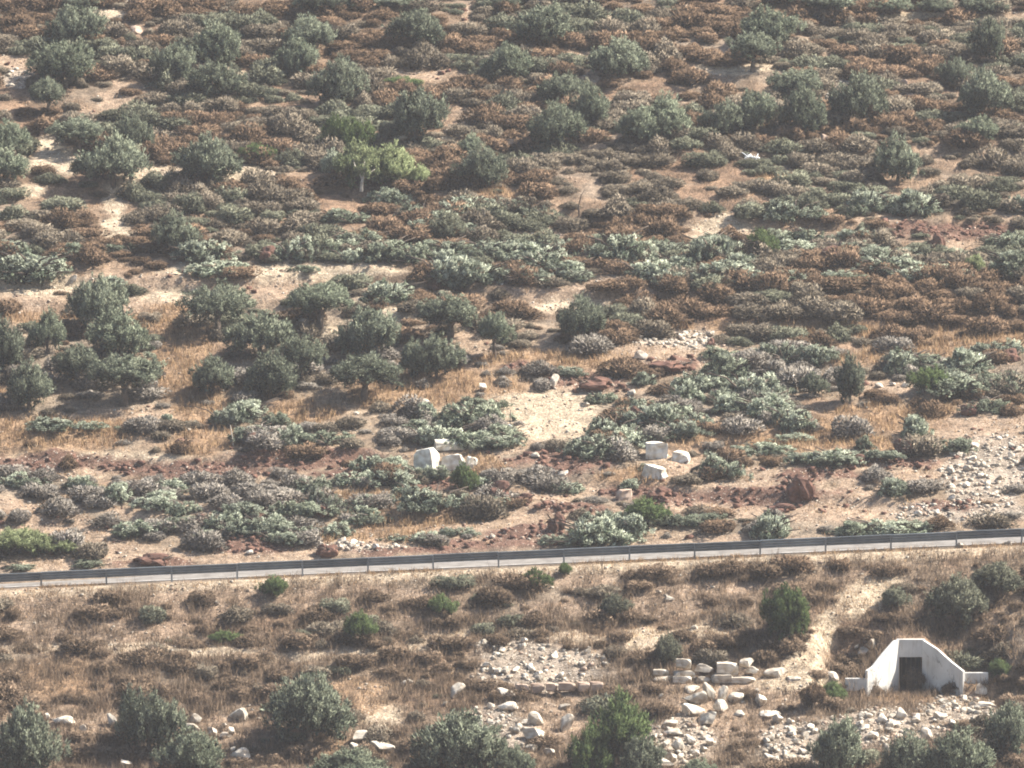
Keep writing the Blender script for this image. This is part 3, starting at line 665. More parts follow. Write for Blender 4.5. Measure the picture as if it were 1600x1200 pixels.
# ------------------------------------------------------------------ living trees
auto = 'grey-green olive tree'
OLV = [  # cx, base, w, h, tall, colour, label (None: told apart automatically)
 (118, 74, 98, 66, 0, 0, None), (96, 134, 124, 76, 0, 1, None), (75, 180, 76, 60, 1, 0, None), (335, 106, 100, 70, 0, 1, None), (275, 132, 84, 66, 0, 0, None), (334, 160, 92, 66, 0, 0, None),
 (482, 84, 92, 58, 0, 0, None), (466, 120, 78, 60, 0, 1, None), (530, 166, 94, 76, 0, 0, None), (498, 23, 110, 40, 0, 0, None), (128, 13, 74, 22, 0, 0, None), (12, 244, 88, 54, 0, 1, None), (8, 286, 84, 56, 0, 1, None),
 (122, 241, 98, 60, 1, 0, None), (206, 240, 66, 62, 0, 0, None), (178, 292, 120, 78, 0, 0, 'wide dark olive tree with twin crowns above bare sand, upper left'),
 (329, 291, 122, 80, 0, 0, 'broad olive standing alone on bare sand with a long shadow, upper left'),
 (275, 398, 86, 66, 0, 0, 'dark half-felled olive with pale leaves spilling off its right side'), (655, 78, 100, 64, 0, 0, None), (850, 74, 120, 72, 0, 0, 'dark round olive at the top of the slope near frame centre'), (794, 126, 90, 56, 0, 1, None),
 (968, 122, 108, 62, 0, 0, None), (651, 220, 104, 84, 0, 0, None), (878, 168, 84, 54, 0, 0, None), (870, 236, 104, 74, 0, 1, None), (923, 206, 74, 70, 0, 1, None), (1042, 217, 92, 70, 0, 1, None), (1003, 227, 76, 60, 0, 1, None),
 (542, 240, 84, 64, 0, 2, 'dark green bushy tree directly behind the yellow-green tree'), (752, 296, 98, 66, 0, 0, None), (738, 250, 56, 40, 0, 1, None), (620, 14, 100, 22, 0, 0, None), (782, 14, 76, 22, 0, 0, None),
 (1176, 114, 94, 68, 1, 0, None), (1205, 74, 108, 62, 0, 1, None), (1132, 214, 78, 56, 0, 0, None), (1178, 208, 76, 66, 0, 1, None), (1242, 152, 90, 48, 0, 0, None), (1254, 214, 90, 78, 0, 1, None),
 (1342, 192, 108, 78, 0, 0, 'broad dense olive at right end of the upper row of olives'), (1546, 98, 66, 74, 0, 0, 'olive with pale top at the upper right corner of the slope'), (1494, 137, 60, 46, 0, 0, None), (1539, 184, 88, 74, 0, 0, None),
 (1528, 224, 72, 42, 0, 1, None), (1402, 289, 86, 78, 0, 0, None), (1300, 19, 96, 30, 0, 0, None), (1388, 22, 84, 28, 0, 0, None), (1462, 21, 74, 26, 0, 0, None), (1540, 21, 90, 28, 0, 0, None), (1230, 6, 70, 20, 0, 1, None),
 (154, 520, 92, 88, 0, 0, None), (75, 552, 62, 66, 0, 1, None), (4, 588, 86, 90, 0, 0, None), (187, 560, 124, 76, 0, 1, None), (120, 600, 84, 62, 0, 0, None), (196, 634, 130, 86, 1, 0, 'forked olive with a dark trunk at the foot of the left grove'),
 (46, 642, 84, 78, 0, 0, None), (340, 526, 120, 86, 1, 0, 'flat-topped olive with a clear dark trunk in orange grass, left grove'), (408, 560, 130, 76, 0, 0, None), (500, 515, 124, 76, 1, 1, None), (470, 600, 88, 80, 1, 0, None), (332, 618, 86, 60, 0, 0, None),
 (422, 624, 104, 74, 0, 0, None), (577, 562, 112, 82, 0, 0, None), (568, 628, 134, 80, 1, 0, None), (645, 592, 60, 60, 0, 0, None), (704, 534, 118, 78, 1, 0, 'leaning olive with thick dark trunk at the centre grove edge'), (773, 561, 66, 78, 1, 1, None),
 (682, 594, 80, 72, 0, 0, None), (909, 534, 84, 70, 0, 0, 'lone round olive with a dark shadow at its left, above the felled trees'), (1328, 633, 58, 78, 0, 0, 'tall narrow grey-green bush standing alone among felled trees on the right'), (1272, 620, 46, 38, 0, 0, None),
 (485, 1168, 148, 118, 0, 0, 'big dense olive in the foreground left of centre'), (234, 1182, 112, 114, 0, 0, None), (300, 1216, 122, 76, 0, 1, None), (44, 1214, 128, 112, 0, 0, None), (718, 1216, 170, 112, 0, 0, None), (800, 1222, 70, 60, 0, 1, None), (548, 1232, 140, 62, 0, 1, None),
 (968, 1200, 110, 118, 0, 2, 'tall fresh green bushy tree at the bottom edge right of centre'), (925, 1218, 84, 90, 0, 2, 'shorter fresh green tree at the bottom edge, left of the taller green one'), (1000, 1222, 80, 70, 0, 0, None), (1312, 1220, 104, 108, 0, 0, None), (1420, 1230, 110, 84, 0, 0, None), (1500, 1234, 120, 96, 0, 1, None), (1580, 1184, 84, 92, 0, 0, None), (1090, 1224, 60, 40, 0, 1, None)]
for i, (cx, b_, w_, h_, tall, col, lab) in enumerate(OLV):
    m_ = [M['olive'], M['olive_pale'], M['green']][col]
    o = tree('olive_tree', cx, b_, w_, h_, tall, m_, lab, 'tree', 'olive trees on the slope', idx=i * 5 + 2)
    if not lab: pend(o, ('large ' if w_ > 100 else 'small ' if w_ < 70 else '') + ('pale ' if col == 1 else 'dark ') + 'grey-green olive tree', cx, b_ - h_ / 2, w_)
# yellow-green tree with a bare pale forked trunk
e = tree('yellow_green_tree', 568, 294, 104, 72, 0, M['yellow'], 'yellow-green tree with bare pale forked trunk in front of a dark tree', 'tree', None, M['palebark'], 1)
e.rotation_euler = (0, 0, 0)
pt = tubes('forked_trunk', [([(0, 0, -.3), (.02, 0, .35), (.06, 0, .6)], [.10, .085, .075]), ([(.06, 0, .55), (-.12, .1, 1.1), (-.35, .2, 1.6), (-.42, .5, 2.0)], [.06, .05, .035, .02]),
    ([(.06, 0, .55), (.15, 0, 1.15), (.12, .1, 1.7), (.2, .4, 2.1)], [.06, .05, .035, .02]), ([(.06, 0, .6), (.4, .05, 1.05), (.72, .2, 1.35)], [.045, .03, .015]), ([(-.12, .1, 1.1), (.0, .1, 1.5)], [.035, .015])], M['palebark'])
for ch in e.children:
    if ch.name.startswith('trunk'): ch.data = pt; ch.location = (-.1, -1.35, .1); ch.scale = (1.15, 1.1, .72)
tree('yellow_green_shrub', 614, 292, 90, 66, 0, M['yellow'], 'yellow-green bushy tree touching the right of the forked pale trunk', 'tree', None, idx=3)
tree('yellow_green_shrub', 655, 294, 44, 36, 0, M['yellow'], 'smallest yellow-green bush, right end of the bright green trio', 'bush', None, idx=5)
tree('pale_shrub', 518, 278, 44, 44, 0, M['felled'], 'pale silvery shrub at the left foot of the yellow-green tree', 'bush', None, idx=6)
GRN = [(24, 868, 100, 44, 'yg', 'bright green dense hedge at the left edge above the road'), (62, 868, 70, 38, 'yg', 'bright green bush forming the middle of the left hedge'), (103, 868, 54, 24, 'yg', 'small bright green bush at right end of the left hedge'),
 (562, 1004, 62, 48, 'g', 'small round green bush on the bank below the guardrail, left of centre'), (1232, 1008, 94, 98, 'g', 'tall green bush casting a dark shadow on the bank below the rail'), (690, 963, 52, 34, 'g', 'low green tuft on the bank right of the small round bush'),
 (838, 922, 50, 34, 'g', 'fresh green tuft close under the guardrail near frame centre'), (882, 900, 26, 22, 'g', 'tiny green tuft touching the guardrail right of centre'), (428, 932, 58, 32, 'g', 'light green tuft under the guardrail, left half'), (350, 1007, 54, 22, 'g', 'flat dark green cushion on the bank left of the small round bush'),
 (1500, 975, 110, 76, 's', 'wide loose grey-green scrub bush above and right of the culvert'), (1560, 930, 90, 52, 's', 'loose scrub bush under the guardrail at the right edge'), (1398, 952, 60, 34, 's', 'low dark bush beside the sandy gully above the culvert'), (1562, 1062, 46, 34, 'g', 'small green bush right of the culvert side wall'),
 (1300, 1100, 52, 34, 'g', 'small green bush left of the culvert below its side wall'), (960, 964, 64, 36, 's', 'dark low bush on the bank above the sandy path, right of centre'), (1042, 1042, 48, 56, 's', 'tall loose olive-brown bush at left end of the stone wall'), (628, 136, 74, 16, 'g', 'flat dark green patch of shrub high on the slope'),
 (400, 254, 58, 30, 'g', 'low green shrub right of the broad olive on sand'), (1428, 1083, 44, 38, 'dry', 'dry olive-brown bush growing in front of the culvert opening'), (1525, 432, 34, 34, 'yg', 'small yellow-green bush among felled trees at the right'), (760, 1192, 70, 36, 's', 'dark shrub among boulders at the bottom centre'),
 (1190, 405, 62, 50, 'g', 'dark green shrub right of the round felled heap'), (1010, 822, 76, 44, 'g', 'dark green shrub right of the felled heap against the rail'), (725, 770, 44, 48, 'g', 'dark narrow shrub directly under the tumbled white blocks'), (1450, 615, 70, 44, 'g', 'dark green low shrub left of the felled thicket on the right'),
 (700, 374, 72, 42, 's', 'olive-green rounded shrub among felled trees below the yellow-green tree'), (1488, 1084, 40, 24, 'dry', 'low dry bush at the foot of the culvert right wing wall'), (1368, 1086, 34, 18, 'dry', 'low dry bush at the foot of the culvert left wing wall'), (1270, 1110, 50, 44, 'rust', 'dark rust-brown rounded bush left of the lower right olives')]
for i, (cx, b_, w_, h_, k, lab) in enumerate(GRN):
    m_ = {'yg': M['yellow'], 'g': M['green'], 's': M['sage'], 'rust': M['rust'], 'dry': M['drybrown']}[k]
    tree('bush', cx, b_, w_, h_, 0, m_, lab, 'bush', 'bushes', idx=i)

# ------------------------------------------------------------------ felled olives: heaps of pale leafy branches
def felled_variant(i):
    r = np.random.default_rng(500 + i); K = 95
    nl = 4 + i % 3; lob = np.stack([r.uniform(-1.25, 1.25, nl), r.uniform(-.6, .6, nl), r.uniform(.1, .45, nl), r.uniform(.55, .9, nl), r.uniform(.45, .8, nl)], 1)
    wi = r.integers(0, nl, K); p = r.normal(size=(K, 3)); p /= np.linalg.norm(p, axis=1, keepdims=True); p[:, 2] = np.abs(p[:, 2])
    c = lob[wi, :3] + p * np.stack([lob[wi, 3], lob[wi, 3] * .8, lob[wi, 4]], 1)
    far = r.random(K) < .28; c[far, :2] *= 1.35; c[far, 2] *= .5
    c[:, 2] = np.clip(c[:, 2], .05, None)
    rad = np.stack([.11 + .15 * r.random(K)] * 3, 1) * np.array([1.1, 1.1, .9])
    d = p * .8 + np.array([0, 0, .15]) + .5 * r.normal(size=(K, 3))
    v, t = leaves(c, rad, d, 66, .165, .048, r, spread=.7, tone=np.clip(.30 + .35 * (c[:, 2] / .9) + .25 * r.normal(size=K), 0, 1), shell=.1)  # tone rises with height, light on the heap's top put into colour
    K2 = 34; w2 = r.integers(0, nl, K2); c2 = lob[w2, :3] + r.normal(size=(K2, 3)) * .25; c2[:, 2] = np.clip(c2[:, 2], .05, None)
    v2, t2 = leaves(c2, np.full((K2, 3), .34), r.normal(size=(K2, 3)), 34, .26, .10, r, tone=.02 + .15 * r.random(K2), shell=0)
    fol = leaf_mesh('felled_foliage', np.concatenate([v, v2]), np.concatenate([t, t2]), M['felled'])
    P = []
    for k in range(9):
        a_ = r.uniform(0, 6.28); l = r.uniform(1.1, 2.1); z1 = r.uniform(.15, 1.35)
        P.append(([(.0, 0, .15), (math.cos(a_) * l * .5, math.sin(a_) * l * .4, z1 * .8), (math.cos(a_) * l, math.sin(a_) * l * .7, z1)], [.07, .045, .02]))
    return fol, tubes('felled_branch', P, M['bark'], 5)
FV = [felled_variant(i) for i in range(10)]
FE = '''50 437 118 56 1;14 402 50 36 1;128 400 60 26 2;205 398 60 22 2;300 408 84 46 1;345 428 86 28 1;455 408 56 48 1;500 400 54 38 2;540 412 46 30 1;170 452 56 26 1;560 388 80 38 2;608 406 74 42 2;645 412 60 38 2;545 352 54 28 2;600 322 66 36 2;712 347 56 46 1;
660 350 60 40 2;700 402 64 36 1;690 444 78 56 1;726 452 50 40 2;612 474 84 46 1;760 404 64 36 1;756 442 70 46 1;815 447 74 40 1;802 402 56 34 1;850 424 84 44 1;872 398 46 28 1;965 408 86 62 1;1002 434 74 36 1;1058 426 56 34 1;1030 398 56 32 2;1108 412 66 60 1;1146 408 56 48 1;
1088 446 84 34 1;1146 438 84 42 1;1212 446 84 32 1;1240 346 66 40 1;1265 382 60 34 2;1222 378 50 24 2;1180 395 40 30 2;1358 333 64 50 1;1396 332 56 38 1;1442 336 78 50 1;1592 332 36 38 1;1350 412 76 38 1;1384 426 84 36 1;1440 430 84 34 1;1300 442 90 24 2;1498 410 54 30 2;
1575 432 80 52 2;1584 392 56 36 2;1500 440 60 26 1;1148 588 74 46 2;1226 572 64 50 1;1262 568 50 40 1;1288 566 44 30 1;1132 562 50 26 2;1094 612 66 42 1;1164 624 84 54 1;1128 646 66 38 1;1196 654 80 46 1;1232 672 62 46 1;1064 634 56 48 1;1085 674 48 38 1;1022 666 92 50 1;
940 712 90 46 1;958 684 60 40 1;1000 646 54 34 1;984 696 74 38 1;905 706 40 26 1;1412 584 62 50 1;1446 582 50 40 2;1522 582 76 48 1;1556 556 50 30 1;1500 618 84 40 2;1556 618 66 40 2;1592 610 40 38 2;1540 645 60 30 2;1588 552 36 28 1;1422 684 56 46 1;1300 728 84 34 1;1260 724 50 24 1;
1345 704 28 28 2;1372 716 54 18 1;1490 708 54 32 2;1455 708 40 24 1;1130 748 54 52 1;1192 708 74 24 1;1164 712 40 18 1;1388 774 68 34 1;1208 842 60 54 1;1382 838 96 34 1;1344 838 60 30 2;1428 832 46 26 1;1250 690 60 16 1;736 666 84 52 2;752 640 60 26 2;702 696 74 40 1;662 694 56 38 1;
760 696 54 30 1;800 694 44 18 1;882 588 48 20 1;1012 602 40 26 1;590 738 64 38 1;622 760 74 36 1;556 758 56 28 1;680 798 86 48 1;646 780 50 30 1;660 750 70 30 2;760 762 50 20 1;886 772 54 26 1;780 797 34 26 1;918 854 100 56 1;946 826 76 42 1;982 838 60 50 1;866 852 40 22 1;
104 672 84 26 1;70 668 40 16 1;345 664 56 34 1;394 656 80 40 1;430 668 50 30 2;392 688 56 32 1;446 698 62 42 1;508 698 84 32 2;258 662 18 20 1;298 668 20 13 1;15 762 46 30 1;52 764 54 26 1;118 764 56 28 2;190 788 54 44 1;208 838 76 32 1;262 832 56 26 1;342 828 84 36 1;400 834 74 36 1;
450 850 50 24 1;488 770 54 34 1;505 800 36 50 1;562 808 46 26 1;428 848 56 22 2;330 846 54 22 2;142 886 56 14 2;30 892 50 12 2;600 790 40 20 2;1060 822 50 26 2;1100 818 60 22 2;716 838 50 18 1;650 848 60 20 1;470 425 40 14 2;1020 740 40 18 2;990 766 40 22 1;1335 340 30 28 2;860 380 30 18 1'''
FEL = FE.replace('\n', '').split(';')
rx = random.Random(11)
for x0_, x1_, yc0, yc1, sp_, n_ in [(520, 900, 372, 420, 30, 16), (900, 1600, 405, 418, 34, 26), (560, 800, 335, 350, 22, 8), (1080, 1270, 600, 660, 18, 12), (20, 600, 780, 820, 28, 14), (640, 800, 665, 690, 16, 6), (930, 1080, 640, 700, 16, 8), (1400, 1600, 575, 620, 14, 8)]:
    for k in range(n_):
        xx = rx.uniform(x0_, x1_); yy = yc0 + (yc1 - yc0) * (xx - x0_) / (x1_ - x0_) + rx.uniform(-sp_, sp_)
        if (635 < xx < 770 and 680 < yy < 765) or (990 < xx < 1095 and 690 < yy < 770): continue
        FEL.append('%d %d %d %d %d' % (xx, yy, rx.uniform(38, 72), rx.uniform(20, 36), rx.choice([1, 1, 2])))
for i, q in enumerate(FEL):
    cx, b_, w_, h_, k = map(float, q.split()); fol, br = FV[(i * 7 + 3) % 10]
    x, y, z = at(cx, b_ - 3); s = ((y + 500) / cp) / F
    e = link('felled_olive', None, None, (x, y, z - .05), (0, 0, random.choice([0, 3.14]) + random.uniform(-.45, .45)))
    e.scale = (w_ * s / 2.75, w_ * s / 2.9, h_ * s * .80 / 1.25)
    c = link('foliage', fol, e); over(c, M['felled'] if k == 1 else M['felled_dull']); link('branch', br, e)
    tag(e, None, 'felled tree', 'felled olive trees'); pend(e, ('big ' if w_ > 78 else 'small ' if w_ < 50 else '') + ('silvery' if k == 1 else 'dull green') + ' felled olive heap', cx, b_ - h_ / 2, w_)

# ------------------------------------------------------------------ upturned roots and stumps
def root_variant(i):
    r = np.random.default_rng(700 + i); bm = bmesh.new(); bmesh.ops.create_icosphere(bm, subdivisions=3, radius=.5)
    for v in bm.verts:
        p = v.co; k = .62 + .9 * float(vn(np.array([p.x * 4 + 9 * i]), np.array([p.y * 4 + p.z * 3]), 5)[0]); v.co = p * k
    return fin('soil_ball', bm, M['earth']), tubes('roots', [([(0, 0, 0), (math.cos(a_) * .45, math.sin(a_) * .45, .25), (math.cos(a_) * .75, math.sin(a_) * .7, .2 + .5 * r.random())], [.1, .05, .015]) for a_ in r.uniform(0, 6.28, 8)], M['bark'], 5)
RV = [root_variant(i) for i in range(4)]
for cx, b_, w_, h_, lab in [(405, 698, 34, 24, 'dark upturned root below the long felled hedge, left half'), (312, 827, 20, 22, 'lone dark round stump standing among pale leaves above the road'), (515, 868, 32, 18, 'dark root lump just behind the guardrail left of centre'),
    (780, 781, 36, 28, 'black-brown earth-caked stump in the hollow at centre'), (870, 828, 22, 26, 'small upright dark stump left of the felled heap by the rail'), (1250, 778, 40, 34, 'biggest upturned root with ragged edges beside the dug trench'), (1415, 709, 32, 24, 'reddish rounded root ball beside pale branches on the right'),
    (1300, 408, 34, 22, 'dark root mass under the black spike on the right'), (420, 408, 28, 22, 'red-brown root ball between felled trees in the left middle'), (505, 806, 30, 18, 'dark broken root beside a white stone, left of centre'), (240, 882, 50, 16, 'wide dark root heap touching the rail at left'), (990, 660, 22, 24, 'small dark root above the felled heap beside the stony track'),
    (1110, 541, 13, 12, 'tiny dark stump at right end of white rubble patch'), (1462, 396, 24, 30, 'slender dark stump among felled heaps, right side'), (1030, 780, 34, 18, 'dark hollow root below the tilted grey block'), (285, 700, 26, 16, 'low dark root left of the orange grass mound'), (820, 786, 24, 14, 'low dark root right of the black-brown stump'),
    (1340, 725, 24, 14, 'low dark root at the right end of a pale heap'), (1515, 648, 26, 16, 'dark broken root under the felled thicket on the right'), (1060, 668, 30, 18, 'dark root between pale heaps right of the stony track'), (930, 606, 50, 16, 'long dark mound of dug earth above the stony track'), (1045, 578, 56, 14, 'long dark mound of dug earth below the white rubble patch'),
    (350, 470, 20, 10, 'small dark root on the pale terrace at left'), (1220, 800, 40, 12, 'dark low clod heap under the biggest root'), (1580, 566, 28, 20, 'dark branchy root at the right edge of the slope'), (680, 452, 24, 16, 'dark root under a felled heap near the centre grove')]:
    x, y, z = at(cx, b_ - 1); s = ((y + 500) / cp) / F; a_, b2 = RV[int(cx) % 4]
    e = link('uprooted_stump', None, None, (x, y, z + h_ * s * .35), (0, 0, random.uniform(-1, 1))); e.scale = (w_ * s, w_ * s * .8, h_ * s * 1.05)
    tag(e, lab, 'tree root', 'uprooted stumps'); link('soil_ball', a_, e); link('roots', b2, e)
x, y, z = at(810, 236); o = link('burnt_mound', RV[1][0], None, (x, y, z + .3), (0, 0, .3), (2.5, 1.6, 1.1)); over(o, M['burnt']); tag(o, 'black-brown burnt mound left of a pale olive high on the slope', 'mound')
# small oddments
def px_path(pts, dy=0):
    x0, y0, z0 = at(*pts[0]); s = ((y0 + 500) / cp) / F
    return (x0, y0, z0), [((a_ - pts[0][0]) * s, dy * i, (pts[0][1] - b_) * s) for i, (a_, b_) in enumerate(pts)]
for pts, rad, m_, nm, lab, cat in [
    ([(797, 674), (797, 656), (798, 640)], [.04, .035, .03], 'bark', 'stake', 'thin dark upright stake with a white rag beside the stony track', 'stake'),
    ([(1076, 746), (1082, 733), (1094, 727), (1106, 731), (1113, 738)], [.12, .10, .08, .05, .03], 'bark', 'bent_branch', 'bent dark bare branch arching beside the low broken pale block', 'branch'),
    ([(1312, 400), (1312, 385), (1313, 373)], [.22, .14, .02], 'burnt', 'dead_spike', 'black pointed dead stump spike above the felled trees at right', 'stump'),
    ([(905, 338), (904, 322), (908, 306), (914, 296)], [.07, .05, .03, .015], 'bark', 'dead_sapling', 'thin bare dead sapling on the slope right of the yellow-green tree', 'sapling'),
    ([(365, 700), (363, 684), (360, 664)], [.05, .04, .02], 'palebark', 'dry_stalk', 'tall thin pale dry stalk in orange grass at left', 'stalk'),
    ([(468, 722), (470, 712), (469, 706)], [.06, .05, .03], 'palebark', 'broken_stalk', 'short pale broken stick in the dug red earth at left', 'stick')]:
    loc, P = px_path(pts); tag(link(nm, tubes(nm, [(P, rad)], M[m_], 6), None, loc), lab, cat)
bm = bmesh.new(); bmesh.ops.create_icosphere(bm, subdivisions=2, radius=.5)
for v in bm.verts: v.co *= .75 + .5 * random.random()
x, y, z = at(797, 675); tag(link('white_rag', fin('white_rag', bm, M['white']), None, (x - .02, y - .1, z + .25), None, (.3, .25, .5)), 'small white rag hanging at the foot of the thin stake', 'rag')
loc = at(1175, 250); P = []
for k in range(14):
    a_ = random.uniform(-.5, .5); b_ = random.uniform(-.7, .7); P.append(([(a_ - b_ * .5, random.uniform(-.3, .3), random.uniform(0, .3)), (a_ + b_ * .5, random.uniform(-.3, .3), random.uniform(.15, .65))], [.045, .03]))
tag(link('stick_heap', tubes('stick_heap', P, M['white'], 5), None, loc), 'little heap of white bleached sticks on the grey scrub slope', 'sticks')

# ------------------------------------------------------------------ thorn shrubs
def cushion(r, nq, ll, lw, na=9, ne=4):
    """a thorn cushion: lumpy dense core of twigs (quads) with fine sprigs standing out of it"""
    ph = r.uniform(0, 6.28, 4); am = .10 + .08 * r.random(4)
    def rad_(a, e): return 1 + am[0] * np.sin(2 * a + ph[0]) + am[1] * np.sin(3 * a + ph[1] + 2 * e) + am[2] * np.sin(5 * a + ph[2]) * np.cos(e) + am[3] * np.sin(4 * e + ph[3])
    A = np.linspace(0, 2 * np.pi, na + 1); E = np.linspace(-.1, np.pi / 2, ne + 1)
    def P(a, e): k = rad_(a, e); return np.stack([np.cos(a) * np.cos(e) * .5 * k, np.sin(a) * np.cos(e) * .5 * k, np.sin(e) * .46 * k], -1)
    nc_ = nq // 4
    a = r.uniform(0, 6.28, nc_); e = np.arcsin(r.random(nc_)); pc = P(a, e) * (.35 + .45 * r.random((nc_, 1)))
    g = r.normal(size=(nc_, 3)); g /= np.linalg.norm(g, axis=1, keepdims=True); sd = np.cross(g, r.normal(size=(nc_, 3))); sd /= np.linalg.norm(sd, axis=1, keepdims=True)
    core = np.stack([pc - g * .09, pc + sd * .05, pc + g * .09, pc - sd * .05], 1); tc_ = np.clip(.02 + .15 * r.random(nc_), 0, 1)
    sub = r.random((14, 3)) * 2 - 1; sub[:, 2] = np.abs(sub[:, 2])
    a = r.uniform(0, 6.28, nq); e = np.arcsin(r.random(nq) ** .8); p = P(a, e) * (.92 + .10 * r.random((nq, 1)))
    g = p / np.linalg.norm(p, axis=1, keepdims=True) + .55 * r.normal(size=(nq, 3)) + np.array([0, 0, .25]); g /= np.linalg.norm(g, axis=1, keepdims=True)
    sd = np.cross(g, r.normal(size=(nq, 3))); sd /= np.linalg.norm(sd, axis=1, keepdims=True)
    l = ll * (.5 + r.random((nq, 1))); wd = lw * (.6 + .8 * r.random((nq, 1)))
    v = np.stack([p - g * l * .4, p + sd * wd * .5, p + g * l * .6, p - sd * wd * .5], 1)
    t = np.clip(.22 + .55 * p[:, 2] / .5 + .2 * r.normal(size=nq), 0, 1)  # lit top and shaded underside put into the twig tone
    return np.concatenate([core, v]), np.concatenate([tc_, t])
SV = []
for i in range(10):
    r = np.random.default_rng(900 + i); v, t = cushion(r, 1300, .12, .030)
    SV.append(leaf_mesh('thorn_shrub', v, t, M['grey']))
# candidate places in world units
NC = 42000
cxs = rng.uniform(-44, 44, NC); cys = np.where(rng.random(NC) < .82, rng.uniform(7.5, 126, NC), rng.uniform(-27, -2, NC))
czs = ground(cxs, cys); ppx, ppy = proj(cxs, cys, czs); Wc = cover(ppx, ppy)
gapn = fbm(cxs / 4.5, cys / 6, 231, 3)
dens = np.where(ppy < 400, np.clip(.50 + 2.8 * gapn, .05, 1), np.where(ppy < 540, np.where(ppx > 950, .75, .15), np.where(ppy < 880, .15, np.where(ppy < 1090, .30, .2))))
lc = ((ppy > 735) & (ppy < 815) & (ppx < 600)) | ((ppy > 580) & (ppy < 640) & (ppx > 740) & (ppx < 920)); dens = np.where(lc, .22, dens)
dens = np.where((ppy > 430) & (ppy < 500) & (ppx > 950), .95, dens)
bare = np.clip(Wc['s'] * 1.0 + Wc['p'] * .93 + Wc['o'] * .90 + Wc['d'] * .9 + Wc['k'] * .95, 0, 1)
dens = dens * (1 - bare)
sp_n = fbm(cxs / 7, cys / 5, 211, 3) + .10 * rng.normal(size=NC)
sizes = .55 + 1.7 * rng.random(NC) ** 2.0
sizes = np.where(cys < 0, sizes * .85, sizes)
avoid = [(xat(1425, CY), -12.5, 4.2)]
for q_ in [(650, 735, 1.5), (690, 742, 2.0), (725, 742, 1.6), (705, 705, 1.3), (1027, 722, 1.6), (1064, 730, 1.2), (1023, 755, 1.6), (1225, 1120, 1.0)]:
    x_, y_, z_ = at(q_[0], q_[1]); avoid.append((x_, y_, q_[2]))
keep = rng.random(NC) < dens
order = np.argsort(-sizes); cell = {}; sel = []
for i in order:
    if not keep[i]: continue
    x, y, s = cxs[i], cys[i], sizes[i]
    if any((x - a) ** 2 + (y - b_) ** 2 < c * c for a, b_, c in avoid): continue
    gx, gy = int(x // 2), int(y // 2); ok = True
    for a in (-1, 0, 1):
        for b_ in (-1, 0, 1):
            for j in cell.get((gx + a, gy + b_), ()):
                if (cxs[j] - x) ** 2 + (cys[j] - y) ** 2 < (.36 * (s + sizes[j])) ** 2: ok = False; break
            if not ok: break
        if not ok: break
    if ok: cell.setdefault((gx, gy), []).append(i); sel.append(i)
def species(i):
    if lc[i]: return 'brush'
    if ppy[i] > 890: return 'drybrown' if sp_n[i] > -.08 else 'sage' if sp_n[i] < -.22 else 'grey'
    if ppy[i] > 540: return 'brush' if sp_n[i] < -.05 else 'grey' if sp_n[i] < .08 else 'rust'
    if ppx[i] > 850 and 230 < ppy[i] < 330: return 'grey' if sp_n[i] > -.08 else 'sage'
    return 'rust' if sp_n[i] > .045 else 'grey' if sp_n[i] > -.13 else 'sage'
DN = dict(rust='rust-brown', grey='grey-brown', sage='dark sage', brush='dead lilac-grey', drybrown='dry straw-brown')
inframe = [i for i in sel if 5 < ppx[i] < 1595 and 5 < ppy[i] < 1195]
inframe.sort(key=lambda i: -sizes[i]); big = set(inframe[:270])
for i in inframe[:270]:
    sp_ = species(i); s = sizes[i] * 1.25
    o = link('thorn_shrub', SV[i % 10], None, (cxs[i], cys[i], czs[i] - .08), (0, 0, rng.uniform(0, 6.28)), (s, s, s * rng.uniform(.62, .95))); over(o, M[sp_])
    tag(o, None, 'shrub', 'low thorn shrubs on the slope'); pend(o, DN[sp_] + ' shrub', ppx[i], ppy[i] - 8, s)
rest = [i for i in sel if i not in big]
